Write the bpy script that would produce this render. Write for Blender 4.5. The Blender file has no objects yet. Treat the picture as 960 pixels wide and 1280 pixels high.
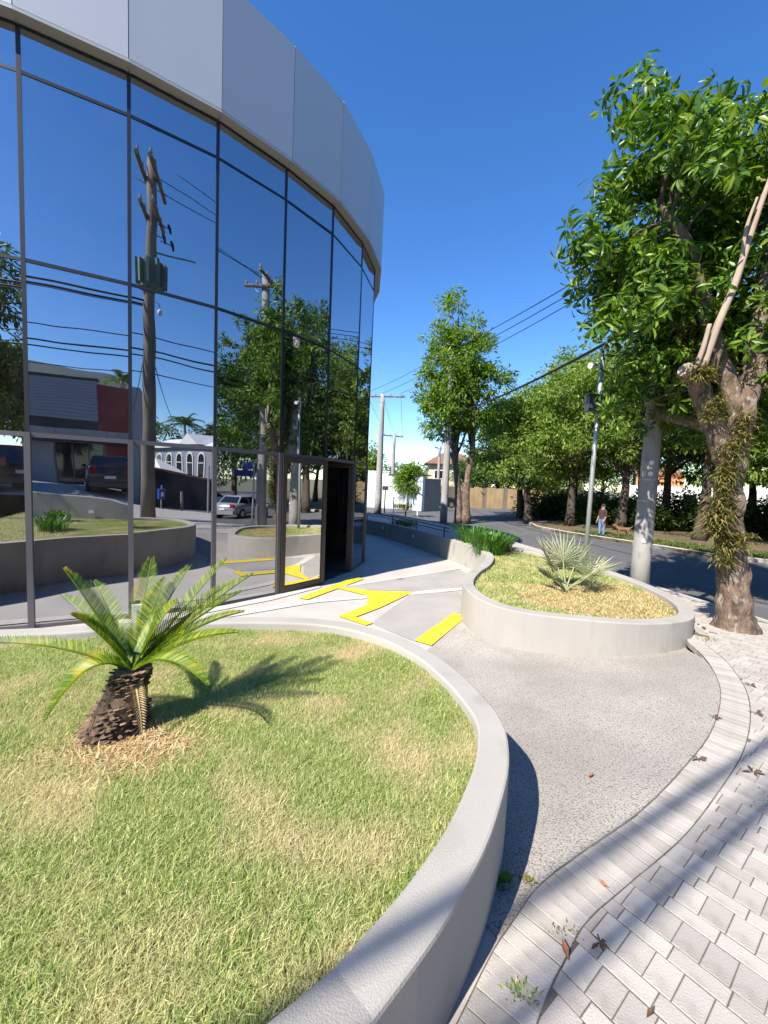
import bpy, bmesh, math, random
import numpy as np
from mathutils import Vector, Matrix
sc = bpy.context.scene
COL = sc.collection
rnd = random.Random(7)
rng = np.random.default_rng(11)
R = math.radians
S = 1.5                      # one drawing unit is 1.5 m; everything is brought to metres at the end

# ------------------------------------------------------------------ camera, sky, sun, exposure
def make_camera(f=500.0, W=960.0, pitch=4.35, roll=2.5, h=1.75):
    p, r = R(pitch), R(roll)
    F = Vector((0, math.cos(p), -math.sin(p))); right = Vector((1, 0, 0)); up = right.cross(F)
    Rt = right*math.cos(r) + up*math.sin(r); U = Rt.cross(F)
    cd = bpy.data.cameras.new("camera"); cam = bpy.data.objects.new("camera", cd); COL.objects.link(cam)
    cd.sensor_fit = 'HORIZONTAL'; cd.sensor_width = 36; cd.lens = 36*f/W
    cd.clip_start = 0.05; cd.clip_end = 3000
    m = Matrix.Identity(4)
    for i in range(3):
        m[i][0], m[i][1], m[i][2] = Rt[i], U[i], -F[i]
    m[2][3] = h*S
    cam.matrix_world = m
    sc.camera = cam
make_camera()
SUN_AZ, SUN_EL = math.atan2(-.676, -.737), R(45)      # compass angle of the sun from +Y towards +X
w = bpy.data.worlds.new("World"); sc.world = w; w.use_nodes = True
nt = w.node_tree; nt.nodes.clear()
sky = nt.nodes.new('ShaderNodeTexSky'); sky.sky_type = 'NISHITA'; sky.sun_disc = False
sky.sun_elevation = SUN_EL; sky.sun_rotation = SUN_AZ % (2*math.pi)
sky.air_density = 1.0; sky.dust_density = 0.15; sky.ozone_density = 3.0; sky.altitude = 760
bg = nt.nodes.new('ShaderNodeBackground'); bg.inputs[1].default_value = 0.13
wo = nt.nodes.new('ShaderNodeOutputWorld')
hs = nt.nodes.new('ShaderNodeHueSaturation'); hs.inputs['Hue'].default_value = .507; hs.inputs['Saturation'].default_value = 1.26; hs.inputs['Value'].default_value = .97
nt.links.new(sky.outputs[0], hs.inputs['Color']); nt.links.new(hs.outputs[0], bg.inputs[0]); nt.links.new(bg.outputs[0], wo.inputs[0])
sl = bpy.data.lights.new("sun", 'SUN'); sl.energy = 4.6; sl.angle = R(0.53); sl.color = (1, .93, .82)
so = bpy.data.objects.new("sun", sl); COL.objects.link(so)
sd = Vector((math.sin(SUN_AZ)*math.cos(SUN_EL), math.cos(SUN_AZ)*math.cos(SUN_EL), math.sin(SUN_EL)))
so.rotation_euler = sd.to_track_quat('Z', 'Y').to_euler(); so.location = (0, 0, 40)
sc.view_settings.view_transform = 'Standard'; sc.view_settings.look = 'None'
sc.view_settings.gamma = 1; sc.view_settings.exposure = 1.08
sc.cycles.max_bounces = 8; sc.cycles.transparent_max_bounces = 10; sc.cycles.glossy_bounces = 4
sc.cycles.caustics_reflective = False; sc.cycles.caustics_refractive = False
sc.cycles.sample_clamp_indirect = 6

# ------------------------------------------------------------------ materials
def _n(nt, t, **kw):
    n = nt.nodes.new(t)
    for k, v in kw.items(): setattr(n, k, v)
    return n
def mat(name, c1, c2=None, scale=6, rough=.8, bump=0, bscale=60, metal=0, mid=.5, wid=.25, detail=5, c3=None, s3=40, k3=.5,
        per_obj=0, spec=.5, stretch=None, island=0, bdist=.01):
    m = bpy.data.materials.new(name); m.use_nodes = True
    nt = m.node_tree; N = nt.nodes; L = nt.links; b = N['Principled BSDF']
    b.inputs['Roughness'].default_value = rough; b.inputs['Metallic'].default_value = metal
    b.inputs['Specular IOR Level'].default_value = spec
    tc = _n(nt, 'ShaderNodeTexCoord'); vec = tc.outputs['Object']
    if stretch:
        mp = _n(nt, 'ShaderNodeMapping'); mp.inputs['Scale'].default_value = stretch; L.new(vec, mp.inputs[0]); vec = mp.outputs[0]
    def noise(s, d=detail):
        n = _n(nt, 'ShaderNodeTexNoise'); n.inputs['Scale'].default_value = s; n.inputs['Detail'].default_value = d; L.new(vec, n.inputs['Vector']); return n.outputs['Fac']
    def remap(sock, lo, hi):
        r = _n(nt, 'ShaderNodeMapRange'); r.inputs[1].default_value = lo; r.inputs[2].default_value = hi; L.new(sock, r.inputs[0]); return r.outputs[0]
    def mix(fac, a, c):
        x = _n(nt, 'ShaderNodeMix', data_type='RGBA'); L.new(fac, x.inputs[0])
        for s, v in ((6, a), (7, c)):
            if isinstance(v, tuple): x.inputs[s].default_value = (*v, 1)
            else: L.new(v, x.inputs[s])
        return x.outputs[2]
    col = c1
    if c2: col = mix(remap(noise(scale), mid-wid, mid+wid), c1, c2)
    if c3: col = mix(remap(noise(s3, 3), k3-.08, k3+.08), col, c3)
    if per_obj or island:
        if island: o = _n(nt, 'ShaderNodeNewGeometry').outputs['Random Per Island']
        else: o = _n(nt, 'ShaderNodeObjectInfo').outputs['Random']
        a = per_obj or island
        h = _n(nt, 'ShaderNodeHueSaturation'); h.inputs['Value'].default_value = 1
        L.new(remap2(nt, o, 1-a, 1+a), h.inputs['Value'])
        if isinstance(col, tuple): h.inputs['Color'].default_value = (*col, 1)
        else: L.new(col, h.inputs['Color'])
        col = h.outputs[0]
    if isinstance(col, tuple): b.inputs['Base Color'].default_value = (*col, 1)
    else: L.new(col, b.inputs['Base Color'])
    if bump:
        bp = _n(nt, 'ShaderNodeBump'); bp.inputs['Strength'].default_value = bump; bp.inputs['Distance'].default_value = bdist
        L.new(noise(bscale, 4), bp.inputs['Height']); L.new(bp.outputs[0], b.inputs['Normal'])
    return m
def remap2(nt, sock, lo, hi):
    r = _n(nt, 'ShaderNodeMapRange'); r.inputs[3].default_value = lo; r.inputs[4].default_value = hi
    nt.links.new(sock, r.inputs[0]); return r.outputs[0]
def leaf_mat(name, c1, c2, c3, trans=.35, rough=.45, patch=None, pscale=1.5):
    """two-sided foliage: colour varies from leaf to leaf, and in slow patches"""
    m = bpy.data.materials.new(name); m.use_nodes = True
    nt = m.node_tree; L = nt.links; b = nt.nodes['Principled BSDF']; out = nt.nodes['Material Output']
    g = _n(nt, 'ShaderNodeNewGeometry')
    cr = _n(nt, 'ShaderNodeValToRGB'); e = cr.color_ramp.elements
    e[0].position = .0; e[0].color = (*c1, 1); e[1].position = 1; e[1].color = (*c3, 1)
    k = cr.color_ramp.elements.new(.55); k.color = (*c2, 1)
    L.new(g.outputs['Random Per Island'], cr.inputs[0]); col = cr.outputs[0]
    if patch:
        tc = _n(nt, 'ShaderNodeTexCoord'); no = _n(nt, 'ShaderNodeTexNoise'); no.inputs['Scale'].default_value = pscale; no.inputs['Detail'].default_value = 4
        L.new(tc.outputs['Object'], no.inputs['Vector'])
        r = _n(nt, 'ShaderNodeMapRange'); r.inputs[1].default_value = patch[1]; r.inputs[2].default_value = patch[2]; r.inputs[4].default_value = patch[3]; L.new(no.outputs['Fac'], r.inputs[0])
        x = _n(nt, 'ShaderNodeMix', data_type='RGBA'); L.new(r.outputs[0], x.inputs[0]); L.new(col, x.inputs[6]); x.inputs[7].default_value = (*patch[0], 1); col = x.outputs[2]
    L.new(col, b.inputs['Base Color']); b.inputs['Roughness'].default_value = rough; b.inputs['Specular IOR Level'].default_value = .35
    t = _n(nt, 'ShaderNodeBsdfTranslucent'); br = _n(nt, 'ShaderNodeHueSaturation'); br.inputs['Value'].default_value = 1.5; br.inputs['Saturation'].default_value = 1.1
    L.new(col, br.inputs['Color']); L.new(br.outputs[0], t.inputs['Color'])
    mx = _n(nt, 'ShaderNodeMixShader'); mx.inputs[0].default_value = trans
    L.new(b.outputs[0], mx.inputs[1]); L.new(t.outputs[0], mx.inputs[2]); L.new(mx.outputs[0], out.inputs[0])
    return m
def glass_mat(name, refl=.56, tint=(.80, .83, .88), through=(.09, .10, .115), rough=0.0):
    m = bpy.data.materials.new(name); m.use_nodes = True
    nt = m.node_tree; L = nt.links; out = nt.nodes['Material Output']; nt.nodes.remove(nt.nodes['Principled BSDF'])
    g = _n(nt, 'ShaderNodeBsdfGlossy'); g.inputs['Color'].default_value = (*tint, 1); g.inputs['Roughness'].default_value = rough
    t = _n(nt, 'ShaderNodeBsdfTransparent'); t.inputs['Color'].default_value = (*through, 1)
    tc = _n(nt, 'ShaderNodeTexCoord'); no = _n(nt, 'ShaderNodeTexNoise'); no.inputs['Scale'].default_value = .9; no.inputs['Detail'].default_value = 1; L.new(tc.outputs['Object'], no.inputs['Vector'])
    bp = _n(nt, 'ShaderNodeBump'); bp.inputs['Strength'].default_value = .5; bp.inputs['Distance'].default_value = .006; L.new(no.outputs['Fac'], bp.inputs['Height']); L.new(bp.outputs[0], g.inputs['Normal'])
    f = _n(nt, 'ShaderNodeFresnel'); f.inputs['IOR'].default_value = 1.5
    a = _n(nt, 'ShaderNodeMapRange'); a.inputs[1].default_value = .04; a.inputs[2].default_value = .6; a.inputs[3].default_value = refl; a.inputs[4].default_value = .92
    L.new(f.outputs[0], a.inputs[0])
    mx = _n(nt, 'ShaderNodeMixShader'); L.new(a.outputs[0], mx.inputs[0]); L.new(t.outputs[0], mx.inputs[1]); L.new(g.outputs[0], mx.inputs[2])
    n2 = _n(nt, 'ShaderNodeTexNoise'); n2.inputs['Scale'].default_value = 3; n2.inputs['Detail'].default_value = 8; L.new(tc.outputs['Object'], n2.inputs['Vector'])
    du = _n(nt, 'ShaderNodeMapRange'); du.inputs[1].default_value = .35; du.inputs[2].default_value = .8; du.inputs[3].default_value = .004; du.inputs[4].default_value = .035; L.new(n2.outputs['Fac'], du.inputs[0])
    di = _n(nt, 'ShaderNodeBsdfDiffuse'); di.inputs['Color'].default_value = (.45, .42, .38, 1); m2 = _n(nt, 'ShaderNodeMixShader')
    L.new(du.outputs[0], m2.inputs[0]); L.new(mx.outputs[0], m2.inputs[1]); L.new(di.outputs[0], m2.inputs[2]); L.new(m2.outputs[0], out.inputs[0])
    return m

M = {}
M['conc'] = mat('smooth_concrete', (.50, .465, .43), (.40, .37, .345), 1.2, .9, .25, 70, c3=(.34, .32, .30), s3=2.2, k3=.74)
M['trap'] = mat('worn_concrete', (.40, .375, .355), (.30, .285, .27), 1.2, .92, .3, 60, c3=(.24, .225, .21), s3=90, k3=.62)
M['gravel'] = mat('exposed_aggregate', (.49, .455, .405), (.33, .305, .275), 1.0, .95, .8, 110, c3=(.17, .155, .145), s3=80, k3=.565, detail=9, wid=.2)
M['whitestrip'] = mat('pale_cement_strip', (.60, .565, .53), (.48, .45, .42), 2.2, .9, .15, 50, c3=(.42, .39, .36), s3=9, k3=.64)
M['render'] = mat('sanded_render', (.40, .378, .345), (.335, .315, .288), 1.5, .92, .32, 140, c3=(.285, .265, .24), s3=2.4, k3=.66, stretch=(1, 1, .45), detail=9)
M['yellow'] = mat('yellow_road_paint', (.76, .59, .01), (.64, .47, .03), 4, .8, .4, 90, c3=(.46, .38, .20), s3=26, k3=.655)
M['bed'] = mat('sandy_joint', (.17, .15, .125), (.085, .075, .06), 8, .98, .5, 90)
M['paver'] = mat('concrete_paver', (.45, .415, .38), (.365, .335, .305), 3.5, .93, .4, 110, per_obj=.15, c3=(.33, .30, .265), s3=9, k3=.63, detail=8)
M['paverfar'] = mat('concrete_paver_far', (.45, .415, .38), (.365, .335, .305), 5, .93, .35, 110, island=.10)
M['asphalt'] = mat('asphalt', (.115, .115, .12), (.085, .085, .09), .5, .9, .3, 60, c3=(.15, .15, .15), s3=1.2, k3=.66)
M['soil'] = mat('park_soil', (.17, .115, .065), (.075, .075, .03), .9, .97, .6, 40)
M['lawnsoil'] = mat('lawn_thatch', (.36, .30, .14), (.22, .22, .07), 9, .97, .8, 60)
M['ground'] = mat('rough_ground', (.10, .12, .05), (.16, .13, .08), .6, .97, .4, 20)
M['kerb'] = mat('kerb_concrete', (.48, .46, .43), (.36, .34, .32), 3, .9, .3, 50)
M['alu'] = mat('grey_composite_panel', (.50, .497, .505), (.465, .462, .472), .8, .42, 0, metal=.15, stretch=(1, 1, .15))
M['soffit'] = mat('soffit_metal', (.36, .36, .36), None, rough=.5)
M['frame'] = mat('grey_anodised_frame', (.115, .11, .118), None, rough=.45, metal=.3)
M['black'] = mat('black_gasket', (.012, .012, .014), None, rough=.5)
M['bronze'] = mat('dark_bronze_frame', (.055, .045, .040), None, rough=.4, metal=.3)
M['interior'] = mat('interior_dark', (.055, .055, .06), (.04, .04, .045), 1, .8)
M['glass'] = glass_mat('tinted_mirror_glass')
M['doorglass'] = glass_mat('door_glass', .58, (.86, .87, .86), (.10, .10, .11))
M['galv'] = mat('galvanised_steel', (.50, .52, .53), (.42, .44, .45), 6, .45, metal=.5)
M['dgrey'] = mat('dark_grey_box', (.05, .055, .065), None, rough=.5)
M['white'] = mat('white_paint', (.80, .80, .78), None, rough=.6)
M['pole'] = mat('pole_concrete', (.36, .345, .33), (.28, .265, .25), 2.5, .9, .35, 45, c3=(.22, .21, .2), s3=5, k3=.66, stretch=(1, 1, .35))
M['wood'] = mat('weathered_wood', (.23, .19, .155), (.13, .105, .085), 5, .9, .3, 40, stretch=(1, 1, .2))
M['cable'] = mat('black_cable', (.012, .012, .013), None, rough=.6)
M['porcelain'] = mat('porcelain', (.28, .28, .29), None, rough=.25)
M['trafo'] = mat('green_transformer', (.10, .19, .15), (.06, .11, .09), 4, .6)
M['bark'] = mat('mottled_bark', (.22, .155, .11), (.075, .052, .038), 9, .95, 1.0, 34, c3=(.33, .29, .25), s3=13, k3=.63, stretch=(1, 1, .42), bdist=.035, wid=.16)
M['bark2'] = mat('dark_bark', (.10, .075, .055), (.055, .042, .032), 6, .95, .8, 22, stretch=(1, 1, .3))
M['barkpale'] = mat('pale_bark', (.42, .33, .25), (.26, .20, .15), 5, .9, .5, 25, stretch=(1, 1, .3))
M['leafbig'] = leaf_mat('glossy_tree_leaf', (.035, .09, .011), (.085, .175, .018), (.24, .33, .035), .34, .36)
M['leafbright'] = leaf_mat('fresh_tree_leaf', (.07, .145, .016), (.14, .24, .025), (.28, .36, .045), .4)
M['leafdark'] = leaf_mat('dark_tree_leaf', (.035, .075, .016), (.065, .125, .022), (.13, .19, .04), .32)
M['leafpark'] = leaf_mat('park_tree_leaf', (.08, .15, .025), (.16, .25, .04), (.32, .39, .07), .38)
M['leafpalm'] = leaf_mat('palm_leaf', (.05, .10, .02), (.09, .16, .03), (.16, .22, .05), .3)
M['cycad'] = leaf_mat('cycad_leaflet', (.06, .14, .012), (.15, .24, .018), (.36, .38, .03), .32, .42, patch=((.58, .43, .015), .56, .72, .75), pscale=4)
M['cycadbark'] = mat('cycad_scales', (.24, .16, .105), (.09, .055, .038), 14, .95, .6, 50, island=.6)
M['silver'] = leaf_mat('silver_fan_leaf', (.20, .24, .12), (.31, .34, .19), (.45, .45, .28), .2, .55)
M['lily'] = leaf_mat('strap_leaf', (.05, .14, .02), (.10, .24, .035), (.18, .33, .06), .35, .4)
M['fern'] = leaf_mat('epiphyte_leaf', (.09, .12, .025), (.20, .19, .05), (.34, .26, .10), .3, .7)
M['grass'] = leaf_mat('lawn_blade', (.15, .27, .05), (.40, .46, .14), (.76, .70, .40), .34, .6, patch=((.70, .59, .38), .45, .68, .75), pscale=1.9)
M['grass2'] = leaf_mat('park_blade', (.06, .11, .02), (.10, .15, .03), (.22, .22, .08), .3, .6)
M['deadleaf'] = mat('dead_leaf', (.10, .06, .035), None, rough=.9)
M['redleaf'] = mat('brown_leaf', (.30, .13, .06), None, rough=.9)
M['rail'] = mat('black_rail', (.015, .015, .016), None, rough=.4)
M['whitewall'] = mat('white_wall', (.78, .78, .76), (.70, .70, .69), .8, .85)
M['steelsheet'] = mat('pale_green_sheet', (.50, .55, .54), None, rough=.6)
M['cream'] = mat('cream_wall', (.62, .55, .42), (.52, .45, .34), .8, .9)
M['ochre'] = mat('ochre_wall', (.42, .30, .16), (.28, .19, .10), .9, .9, .3, 20)
M['tile'] = mat('clay_roof', (.26, .13, .085), (.17, .085, .06), 3, .9, .4, 18)
M['bluegrey'] = mat('blue_grey_cladding', (.27, .29, .34), None, rough=.5)
M['darkband'] = mat('dark_band', (.03, .032, .04), None, rough=.5)
M['red'] = mat('dark_red_wall', (.25, .035, .035), (.20, .03, .03), 1, .7)
M['greywall'] = mat('grey_wall', (.38, .38, .40), (.32, .32, .34), 1, .9)
M['darkwall'] = mat('dark_wall', (.05, .047, .047), (.04, .038, .038), 1, .9)
M['coral'] = mat('coral_coping', (.50, .17, .10), None, rough=.8)
M['orange'] = mat('orange_wall', (.50, .22, .11), None, rough=.85)
M['bluesign'] = mat('blue_sign', (.02, .04, .22), None, rough=.4)
M['bluebin'] = mat('blue_plastic', (.02, .06, .40), None, rough=.4)
M['carglass'] = mat('car_glass', (.012, .015, .02), None, rough=.05, spec=.8)
M['tyre'] = mat('tyre_rubber', (.015, .015, .015), None, rough=.9)
M['rim'] = mat('alloy_rim', (.45, .45, .46), None, rough=.35, metal=.8)
M['redlight'] = mat('red_lens', (.35, .01, .01), None, rough=.15)
M['lens'] = mat('clear_lens', (.6, .6, .62), None, rough=.1)
M['skin'] = mat('skin', (.30, .17, .11), None, rough=.6)
M['jeans'] = mat('blue_denim', (.16, .25, .48), None, rough=.9)
M['shirt'] = mat('dark_red_top', (.06, .03, .03), None, rough=.9)
M['hair'] = mat('black_hair', (.015, .012, .01), None, rough=.7)
M['dogfur'] = mat('brown_fur', (.22, .12, .06), (.15, .08, .04), 8, .9)
def paint(name, c, metal=.4): return mat(name, c, None, rough=.25, metal=metal, spec=.7)
M['paint_dark'] = paint('charcoal_paint', (.03, .033, .04)); M['paint_silver'] = paint('silver_paint', (.42, .43, .45)); M['paint_white'] = paint('white_car_paint', (.72, .72, .72), 0)
M['paint_navy'] = paint('navy_paint', (.025, .03, .05))

# ------------------------------------------------------------------ mesh helpers
class MB:
    def __init__(s): s.v = []; s.f = []; s.m = []
    def add(s, vs, fs, mi=0):
        o = len(s.v); s.v += [tuple(map(float, v)) for v in vs]; s.f += [tuple(i+o for i in f) for f in fs]; s.m += [mi]*len(fs); return s
    def box(s, lo, hi, rot=0, at=(0, 0, 0), mi=0, taper=0):
        (a, b, c), (d, e, g) = lo, hi
        t = taper
        vs = [(a, b, c), (d, b, c), (d, e, c), (a, e, c), (a+t, b+t, g), (d-t, b+t, g), (d-t, e-t, g), (a+t, e-t, g)]
        cs, sn = math.cos(rot), math.sin(rot)
        vs = [(at[0]+x*cs-y*sn, at[1]+x*sn+y*cs, at[2]+z) for x, y, z in vs]
        return s.add(vs, [(3, 2, 1, 0), (4, 5, 6, 7), (0, 1, 5, 4), (1, 2, 6, 5), (2, 3, 7, 6), (3, 0, 4, 7)], mi)
    def tube(s, pts, rad, n=8, cap=True, mi=0, jit=0):
        pts = [Vector(p) for p in pts]; rad = rad if isinstance(rad, (list, tuple)) else [rad]*len(pts)
        ref = Vector((0, 0, 1)); d0 = (pts[-1]-pts[0])
        if d0.length < 1e-6 or abs(d0.normalized().z) > .9: ref = Vector((1, 0, 0))
        vs = []
        for i, p in enumerate(pts):
            t = (pts[min(i+1, len(pts)-1)]-pts[max(i-1, 0)]).normalized()
            a = ref.cross(t)
            if a.length < 1e-4: a = Vector((0, 1, 0)).cross(t)
            a.normalize(); b = t.cross(a)
            for k in range(n):
                an = 2*math.pi*k/n; r = rad[i]*(1+(rnd.random()-.5)*jit)
                vs.append(p + a*math.cos(an)*r + b*math.sin(an)*r)
        fs = []
        for i in range(len(pts)-1):
            for k in range(n):
                fs.append((i*n+k, i*n+(k+1) % n, (i+1)*n+(k+1) % n, (i+1)*n+k))
        if cap: fs += [tuple(range(n-1, -1, -1)), tuple(range((len(pts)-1)*n, len(pts)*n))]
        return s.add(vs, fs, mi)
    def ball(s, c, r, n=8, m=6, mi=0, jit=0):
        rx, ry, rz = r if isinstance(r, (tuple, list)) else (r, r, r)
        vs = [(c[0], c[1], c[2]-rz)]
        for i in range(1, m):
            ph = -math.pi/2+math.pi*i/m
            for k in range(n):
                a = 2*math.pi*k/n; q = 1+(rnd.random()-.5)*jit
                vs.append((c[0]+rx*math.cos(ph)*math.cos(a)*q, c[1]+ry*math.cos(ph)*math.sin(a)*q, c[2]+rz*math.sin(ph)*q))
        vs.append((c[0], c[1], c[2]+rz)); T = len(vs)-1; fs = []
        for k in range(n):
            fs.append((0, 1+(k+1) % n, 1+k)); fs.append((T, 1+(m-2)*n+k, 1+(m-2)*n+(k+1) % n))
            for i in range(m-2): fs.append((1+i*n+k, 1+i*n+(k+1) % n, 1+(i+1)*n+(k+1) % n, 1+(i+1)*n+k))
        return s.add(vs, fs, mi)
    def prism(s, poly, z0, z1, mi=0):
        n = len(poly); vs = [(x, y, z0) for x, y in poly]+[(x, y, z1) for x, y in poly]
        return s.add(vs, [tuple(range(n-1, -1, -1)), tuple(range(n, 2*n))]+[(i, (i+1) % n, n+(i+1) % n, n+i) for i in range(n)], mi)
    def quadpanel(s, a, b, z0, z1, out=.0, th=.01, mi=0):
        """upright slab between plan points a and b, its outer face `out` to the right-hand side of a->b"""
        d = Vector((b[0]-a[0], b[1]-a[1])); d.normalize(); n = Vector((d.y, -d.x))
        p = [Vector(a)+n*out, Vector(b)+n*out, Vector(b)+n*(out-th), Vector(a)+n*(out-th)]
        return s.prism([tuple(q) for q in reversed(p)], z0, z1, mi)
def tag(o, label=None, cat=None, group=None, kind=None):
    if label: o['label'] = label
    if cat: o['category'] = cat
    if group: o['group'] = group
    if kind: o['kind'] = kind
    return o
def empty(name, loc, label, cat, group=None, rz=0):
    o = bpy.data.objects.new(name, None); COL.objects.link(o); o.location = loc; o.rotation_euler.z = rz; o.empty_display_size = .1
    return tag(o, label, cat, group)
def root_loc(o):
    p = Vector((0, 0, 0))
    while o: p += o.location; o = o.parent
    return p
def obj(name, mb, m, parent=None, smooth=False, world=False, loc=None):
    """link the collected shapes as ONE mesh; world=True: the coordinates are world ones although the object has a parent"""
    me = bpy.data.meshes.new(name)
    vs = mb.v
    if world and parent:
        b = root_loc(parent); vs = [(x-b.x, y-b.y, z-b.z) for x, y, z in vs]
    me.from_pydata(vs, [], mb.f)
    ms = m if isinstance(m, (list, tuple)) else [m]
    for k in ms: me.materials.append(M[k] if isinstance(k, str) else k)
    if len(ms) > 1: me.polygons.foreach_set('material_index', mb.m)
    if smooth: me.polygons.foreach_set('use_smooth', [True]*len(me.polygons))
    me.update()
    o = bpy.data.objects.new(name, me); COL.objects.link(o)
    if parent: o.parent = parent
    if loc: o.location = loc
    return o
def npobj(name, verts, faces, m, parent=None, k=None):
    """mesh from numpy arrays; faces (n,3) or (n,4)"""
    me = bpy.data.meshes.new(name); nv, (nf, fk) = len(verts), faces.shape
    me.vertices.add(nv); me.vertices.foreach_set('co', verts.astype(np.float32).ravel())
    me.loops.add(nf*fk); me.loops.foreach_set('vertex_index', faces.astype(np.int32).ravel())
    me.polygons.add(nf); me.polygons.foreach_set('loop_start', np.arange(0, nf*fk, fk, dtype=np.int32)); me.polygons.foreach_set('loop_total', np.full(nf, fk, dtype=np.int32))
    me.materials.append(M[m]); me.update(calc_edges=True); me.validate()
    o = bpy.data.objects.new(name, me); COL.objects.link(o)
    if parent: o.parent = parent
    if k: o['kind'] = k
    return o
def copy_tree(o, parent=None):
    c = o.copy(); COL.objects.link(c)
    if parent: c.parent = parent
    for ch in list(o.children): copy_tree(ch, c)
    return c
def catmull(P, n=8, closed=False):
    P = [np.array(p, float) for p in P]; out = []; L = len(P)
    for i in range(L if closed else L-1):
        p0 = P[(i-1) % L] if closed or i > 0 else 2*P[0]-P[1]; p1 = P[i]; p2 = P[(i+1) % L]
        p3 = P[(i+2) % L] if closed or i+2 < L else 2*P[-1]-P[-2]
        for k in range(n):
            t = k/n; out.append(.5*((2*p1)+(-p0+p2)*t+(2*p0-5*p1+4*p2-p3)*t*t+(-p0+3*p1-3*p2+p3)*t**3))
    if not closed: out.append(P[-1])
    return [tuple(q) for q in out]
def offset(P, d, closed=False):
    n = len(P); out = []
    for i in range(n):
        a = P[(i-1) % n] if closed or i > 0 else P[i]; b = P[(i+1) % n] if closed or i < n-1 else P[i]
        t = np.array(b[:2])-np.array(a[:2]); t /= (np.linalg.norm(t)+1e-9); out.append((P[i][0]-t[1]*d, P[i][1]+t[0]*d))
    return out
def resample(P, step):
    P = np.array([p[:2] for p in P]); s = np.r_[0, np.cumsum(np.linalg.norm(np.diff(P, axis=0), axis=1))]
    q = np.linspace(0, s[-1], max(2, int(round(s[-1]/step))+1)); return [(float(np.interp(a, s, P[:, 0])), float(np.interp(a, s, P[:, 1]))) for a in q]
def inside(poly, x, y):
    x = np.asarray(x); y = np.asarray(y); r = np.zeros(x.shape, bool); n = len(poly); j = n-1
    for i in range(n):
        xi, yi = poly[i][:2]; xj, yj = poly[j][:2]
        c = ((yi > y) != (yj > y)) & (x < (xj-xi)*(y-yi)/((yj-yi) if yj != yi else 1e-12)+xi); r ^= c; j = i
    return r

# ------------------------------------------------------------------ terrain (thin-plate fits through the levels seen in the place)
def tps(ctrl, lam=.15):
    c = np.array(ctrl, float); n = len(c)
    U = lambda r: r*r*np.log(r*r+1e-9)
    K = U(np.linalg.norm(c[:, None, :2]-c[None, :, :2], axis=2))+np.eye(n)*lam
    P = np.c_[np.ones(n), c[:, :2]]; wv = np.linalg.solve(np.block([[K, P], [P.T, np.zeros((3, 3))]]), np.r_[c[:, 2], 0, 0, 0])
    def f(x, y):
        x = np.asarray(x, float); y = np.asarray(y, float)
        r = np.sqrt((x[..., None]-c[:, 0])**2+(y[..., None]-c[:, 1])**2)
        return U(r)@wv[:n]+wv[n]+wv[n+1]*x+wv[n+2]*y
    return f
STREET = [(.45, 1.0, .40), (.61, 1.31, .385), (1.21, 1.69, .37), (2.05, 2.35, .335), (3, 3.5, .27), (3.9, 4.3, .22), (5, 3, .25), (5, 5, .17), (4.6, 6.5, .13),
          (5, 1, .32), (5, -2, .33), (3, -3, .5), (1.5, -.2, .5), (0, 0, .46), (-.9, -.4, .62), (-2, -2, .98), (-3, -4, 1.12), (.6, -4, 1.1), (3, -7, .95), (1.3, -9.7, 1.22), (6, -5, .28),
          (8, -8, .2), (12, -12, .15), (6, 9, .12), (4.5, 9, .12), (2.6, 17.5, .12), (0, 22, .12), (10, 11, .12), (8, 16, .12), (10, 30, .12), (-10, 30, .12), (30, 10, .12), (30, 30, .12), (0, 60, .12), (60, 20, .12), (60, 60, .12),
          (30, -10, .1), (-10, -10, 1.5), (-10, -20, 1.8), (10, -30, 1.2), (30, -40, .4), (60, -40, .2), (-30, 0, .6), (-30, 40, .2), (-12, 4, .4), (-60, 60, .2), (-40, -40, 1.8), (0, -60, 1.8)]
_st = tps(STREET, .3)
def SZ(x, y): return np.clip(_st(x, y), 0.02, 2.0)
LOCAL = [(x, y, 0) for x, y in [(-3.76, 4.22), (-2.96, 4.66), (-2.22, 5.19), (-1.55, 5.88), (-1.0, 6.66), (-.6, 7.57), (-.4, 8.49), (-6, 3.6), (-8, 3.4), (-.55, 10.5), (-.4, 13), (.9, 11.3), (1.5, 9.4),
         (1.8, 8), (1.5, 6.8), (.3, 7), (.45, 4.3), (1.05, 5.1), (-1.5, 4), (-4, 3), (-6, 2.6), (-.5, 4.2), (-.5, 15), (.2, 14)]]
LOCAL += [(1.38, 4.58, .03), (2.08, 4.1, .046), (2.9, 4.1, .1), (3.4, 4.1, .17), (3.84, 4.73, .19), (.5, 2.2, .22), (.1, 3.0, .06), (-1, 3., 0), (.9, 2.4, .22), (1.3, 3.0, .16)]
LOCAL += [(x, y, float(SZ(x, y))) for x, y in [(.45, 1.0), (.61, 1.31), (.86, 1.48), (1.21, 1.69), (1.6, 2.0), (2.05, 2.35), (2.49, 2.79), (2.85, 3.23), (3.1, 3.6), (3.9, 4.2), (5, 3), (5, 5), (4.6, 6.5), (5, 1), (5, -2), (3, -3),
                                               (0, 0), (2, .5), (1, -1), (3.5, 1.5), (4.9, 8)]]
NZ = tps(LOCAL)
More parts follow.
